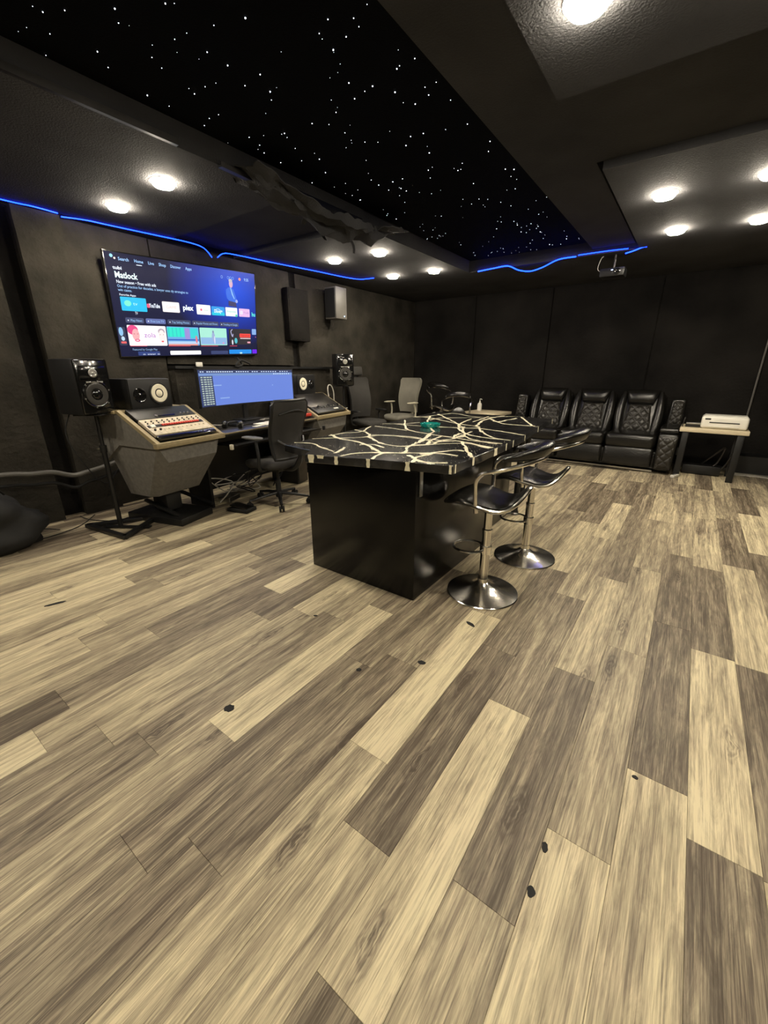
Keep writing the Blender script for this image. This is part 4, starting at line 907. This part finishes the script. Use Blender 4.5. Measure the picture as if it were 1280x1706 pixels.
# cables below the television
tag(MB().tube(cat([(-4.57, 3.25, 1.5), (-4.55, 3.3, 1.42), (-4.54, 3.2, 1.40), (-4.54, 3.28, 1.47), (-4.55, 3.42, 1.43)], 8), .012, 8).build('cable_loop', 'rubber'), 'black cable loop hanging under the television', 'cable')
tag(MB().box((-4.53, 2.72, 1.415), (.03, .07, .05), bev=.006).build('small_white_box', 'white'), 'small white plug box on the ledge under the television', 'plug')

# ------------------------------------------------------------------ things on the left wall
t = thing('wall_speaker', 'small grey box speaker high on the left wall under the blue strip end', 'speaker', (-4.52, 5.02, 2.28), R(0))
MB().box((0, 0, 0), (.22, .24, .42), bev=.01).build('cabinet', 'screw', t); MB().box((.0, -.125, 0), (.19, .008, .38)).build('side_grille', 'plastic', t); MB().box((-.14, 0, .05), (.08, .06, .08)).build('bracket', 'black', t)
MB().ell((.112, .06, -.17), (.004, .008, .008)).build('status_light', emit('status', (.5, .7, 1), 5), t)
t = thing('acoustic_panel', 'tall black acoustic panel on the wall right of the television', 'panel', (-4.66, 4.36, 2.07))
MB().box((0, 0, 0), (.10, .38, .66), bev=.01).build('frame', 'wall', t); MB().box((.052, 0, 0), (.006, .34, .62), bev=.002).build('cloth_front', 'wall', t)
for i, (z, x) in enumerate(((.50, -4.53), (.40, -4.55))):
    pts = [(x, .2, z + .04), (x, .79, z + .03), (x, 1.0, z + .0), (x + .02, 1.15, z - .01), (x, 1.30, z - .07 - .02 * i), (x, 1.42, z - .06), (x, 1.55, z - .04), (x + .02, 1.85, z + .03), (x, 2.15, z + .06)]
    tag(MB().tube(cat(pts, 8), .022 - .008 * i, 10).build('pipe', 'screw' if i == 0 else 'rubber'), ('thick grey conduit hose along the foot of the left wall', 'thinner black hose below the grey conduit on the left wall')[i], 'pipe')
b = MB(); rs = []
for k in range(13):
    v = k / 12; r = .31 * (math.sin(PI * (.22 + .70 * v)) ** .6); rs.append([Vector((r * .75 * math.cos(q) * (1 + .35 * noise.noise(Vector((math.cos(q) * 2, math.sin(q) * 2, v * 3)))), r * 1.1 * math.sin(q) * (1 + .35 * noise.noise(Vector((math.cos(q) * 3, math.sin(q) * 3, v * 4 + 5)))), (.43 + .05 * math.sin(3 * q)) * v)) for q in [2 * PI * j / 28 for j in range(28)]])
t = thing('black_bag', 'slouching black bag on the floor at the left edge of the picture', 'bag', (-4.24, .58, 0)); b.rings(rs).build('body', 'rubber', t, ang=70)
MB().tube(cat([(.05, -.15, .44), (.10, -.08, .52), (.10, .08, .52), (.05, .15, .44)], 6), .010, 8, flat=.5).build('handle', 'rubber', t)
for pts, lb in (([(-4.2, .2), (-4.45, .68), (-4.5, .95), (-4.35, 1.05)], 'thin black wire on the floor beside the black bag'),
                ([(-4.3, .3), (-4.28, .70), (-4.22, .88), (-4.30, 1.17), (-4.55, 1.40)], 'thin black wire curving over the planks towards the wall'),
                ([(-4.62, 1.30), (-4.42, 1.32), (-4.20, 1.45), (-4.22, 1.62), (-4.30, 1.8)], 'thin black wire behind the left speaker stand')):
    tag(MB().tube(cat([(x, y, .006) for x, y in pts], 8), .004, 6).build('floor_wire', 'rubber'), lb, 'wire', 'wires on the floor by the left wall')

# under-desk clutter
for i, (u0, v0) in enumerate(((.95, .35), (1.15, .30), (1.4, .4), (1.7, .35), (1.25, .45))):
    P = [D(u0 + rnd.uniform(-.22, .22), v0 + rnd.uniform(-.14, .14), rnd.uniform(.03, .30)) for _ in range(9)]
    tag(MB().tube(cat(P, 6), .006, 6).build('tangled_cable', ('cable', 'rubber', 'metal', 'rubber', 'cable')[i]), ('pale cable heap under the left part of the desk', 'black cable heap under the left part of the desk', 'grey cable heap under the middle of the desk', 'black cable heap under the right part of the desk', 'thin pale cable over the heap under the desk middle')[i], 'cable', 'cables under the desk')
t = thing('audio_interface', 'silver electronic box in the cable heap under the desk', 'electronic box', D(.98, .36, 0), DA + .2)
MB().box((0, 0, .035), (.20, .14, .06), bev=.006).build('case', 'silver', t); MB().box((0, -.072, .035), (.18, .004, .04)).build('front', 'plastic', t)
t = thing('computer_tower', 'black computer tower under the right end of the desk', 'computer', D(1.95, .30, 0), DA)
MB().box((0, 0, .22), (.20, .42, .42), bev=.01).build('case', 'plastic', t); MB().box((0, -.213, .22), (.17, .006, .38)).build('front', 'metal', t)
t = thing('foot_pedal', 'black foot pedal on the floor in front of the left console', 'pedal', D(.78, -.02, 0), DA + .1)
MB().box((0, 0, .02), (.16, .24, .035), bev=.006).build('base', 'rubber', t); MB().box((0, 0, .05), (.12, .20, .012), rot=(R(8), 0, 0), bev=.003).build('treadle', 'metal', t)

# ------------------------------------------------------------------ office chairs
def chair_base(t, m='metal', r=.32, hz=.40, ba=.35):
    b = MB()
    MB().lathe([(0, .07), (.035, .07), (.035, .13), (.028, .15), (.028, .26), (.018, .27), (.018, hz), (0, hz)], n=18).build('column', 'plastic', t)
    for k in range(5):
        a = 2 * PI * k / 5 + ba; c_, s_ = math.cos(a), math.sin(a)
        MB().tube([(.02 * c_, .02 * s_, .115), (r * .5 * c_, r * .5 * s_, .10), (r * c_, r * s_, .075)], [.026, .020, .014], 8, flat=.8).build('spoke', m, t)
        cw = MB(); px = (-s_, c_)
        for sd in (-1, 1): cw.cyl((r * c_ + px[0] * (.008 * sd), r * s_ + px[1] * .008 * sd, .03), (r * c_ + px[0] * .026 * sd, r * s_ + px[1] * .026 * sd, .03), .029, n=14)
        cw.cyl((r * c_, r * s_, .03), (r * c_, r * s_, .075), .010, n=10)
        cw.build('caster', 'rubber', t)
def office_chair(label, loc, rz, seat_m, back_m, frame_m, pad_m, bw0, bw1, bh, zs=.46, head=False, meshy=True, armz=.70, ba=.35):
    """faces local +x"""
    t = thing('office_chair', label, 'office chair', loc, rz)
    chair_base(t, frame_m if frame_m != 'armpad' else 'metal', hz=zs - .08, ba=ba)
    MB().box((0, 0, zs - .07), (.22, .18, .05), bev=.01).build('tilt_mechanism', 'plastic', t)
    rs = []
    for z, k in ((-.05, .86), (-.035, .97), (-.01, 1.0), (.015, .97), (.03, .88), (.035, .5)):
        rs.append([Vector((.02 + .25 * k * math.copysign(abs(math.cos(q)) ** .5, math.cos(q)), .25 * k * math.copysign(abs(math.sin(q)) ** .5, math.sin(q)), zs + z - (.02 if math.cos(q) > .8 else 0))) for q in [2 * PI * j / 32 for j in range(32)]])
    MB().rings(rs).build('seat', seat_m, t, ang=70)
    def bp(u, v):      # u across, v up
        hw = (bw0 + (bw1 - bw0) * (v ** .8)) / 2
        if v > .9: hw *= math.sqrt(max(0, 1 - ((v - .9) / .1 * .55) ** 2))
        y = (u - .5) * 2 * hw
        x = -.24 - .06 * v - .045 * math.sin(PI * min(1, v * 1.25)) * -1 + .05 * (2 * u - 1) ** 2
        return Vector((x, y, zs + .06 + bh * v))
    b = MB(); b.surf(bp, 14, 18, th=.012 if meshy else .045, nrm=(1, 0, 0)); bk = b.build('backrest', back_m, t, ang=60)
    loop = [bp(0, j / 14) for j in range(15)] + [bp(i / 8, 1) for i in range(1, 9)] + [bp(1, 1 - j / 14) for j in range(1, 15)] + [bp(1 - i / 8, 0) for i in range(1, 8)]
    if meshy:
        MB().tube(loop, .017, 8, closed=True).build('back_frame', frame_m, t)
        MB().tube(cat([bp(.08, .34) + Vector((-.04, 0, 0)), bp(.3, .20) + Vector((-.09, 0, 0)), bp(.5, .17) + Vector((-.10, 0, 0)), bp(.7, .20) + Vector((-.09, 0, 0)), bp(.92, .34) + Vector((-.04, 0, 0))], 5), .016, 8).build('lumbar_bar', frame_m, t)
        MB().tube(cat([bp(.12, .78) + Vector((-.015, 0, 0)), bp(.5, .84) + Vector((-.03, 0, 0)), bp(.88, .78) + Vector((-.015, 0, 0))], 5), .009, 8).build('shoulder_bar', frame_m, t)
    MB().tube(cat([(-.08, 0, zs - .06), (-.24, 0, zs - .05), (-.33, 0, zs + .06), (-.335, 0, zs + .22)], 6), [.03] * 6 + [.028] * 6 + [.022] * 7, 8).build('back_support', frame_m if frame_m != 'armpad' else 'armpad', t)
    for sd in (-1, 1):
        MB().tube(cat([(-.05, .20 * sd, zs - .05), (-.06, .29 * sd, zs - .03), (-.07, .30 * sd, zs + .10), (-.04, .29 * sd, armz - .03)], 6), .016, 8).build('arm_support', frame_m, t)
        MB().ell((.0, .29 * sd, armz), (.13, .05, .016), pw=.75).build('arm_pad', pad_m, t)
    if head:
        MB().box((-.33, 0, zs + .06 + bh + .10), (.05, .30, .15), rot=(0, R(-8), 0), bev=.03, seg=3).build('headrest', back_m, t, ang=70)
        MB().box((-.335, 0, zs + bh + .05), (.02, .06, .16)).build('headrest_post', 'plastic', t)
    return t
office_chair('black mesh office chair standing at the desk with its back to the viewer', (-3.39, 2.75, 0), R(186), 'darkfab', 'darkfab', 'plastic', 'greypad', .40, .50, .56, zs=.46, armz=.735, ba=R(65.6))
office_chair('grey fabric office chair with pale armrests beyond the island', (-4.26, 6.40, 0), R(-100), 'greyfab', 'greyfab', 'armpad', 'armpad', .40, .50, .60, zs=.56, meshy=False, armz=.80)
office_chair('dark high-back office chair with headrest beside the far speaker', (-4.33, 5.52, 0), R(-12), 'darkfab', 'darkfab', 'plastic', 'plastic', .40, .44, .64, zs=.54, head=True, meshy=False, armz=.72)

# ------------------------------------------------------------------ scraps on the floor
for i, (x, y, r1, r2, a, lb) in enumerate(((-2.921, .582, .055, .012, 70, 'long dark scrap on the planks at the left'), (-1.334, .718, .022, .018, 30, 'dark flat scrap on a pale plank left of centre'),
     (-.761, 1.884, .032, .012, -20, 'thin dark scrap in front of the nearest stool'), (-.819, 1.446, .02, .013, 20, 'small dark scrap on the pale plank below the nearest stool'),
     (-.094, .956, .016, .009, 100, 'dark blotch on the plank joint, upper of the lower pair'), (-.093, .819, .015, .011, 90, 'dark blotch on the plank joint, lower of the lower pair'),
     (.100, 1.373, .010, .007, 0, 'tiny dark crumb at the end of a plank on the right'), (-1.037, 1.225, .013, .010, 40, 'round brown spot near the island end of the planks'), (-1.531, 1.429, .012, .007, 30, 'tiny brown spot left of the island corner'))):
    poly = [(r1 * math.cos(q) * (1 + .35 * noise.noise(Vector((math.cos(q) * 2 + i, math.sin(q) * 2, i)))), r2 * math.sin(q) * (1 + .4 * noise.noise(Vector((math.cos(q) * 3, math.sin(q) * 3 + i, i * 2))))) for q in [2 * PI * j / 14 for j in range(14)]]
    tag(MB().prism(poly, .0002, .0022).build('debris', 'rubber', loc=(x, y, 0), rot=(0, 0, R(a))), lb, 'debris', 'dark scraps on the floor')
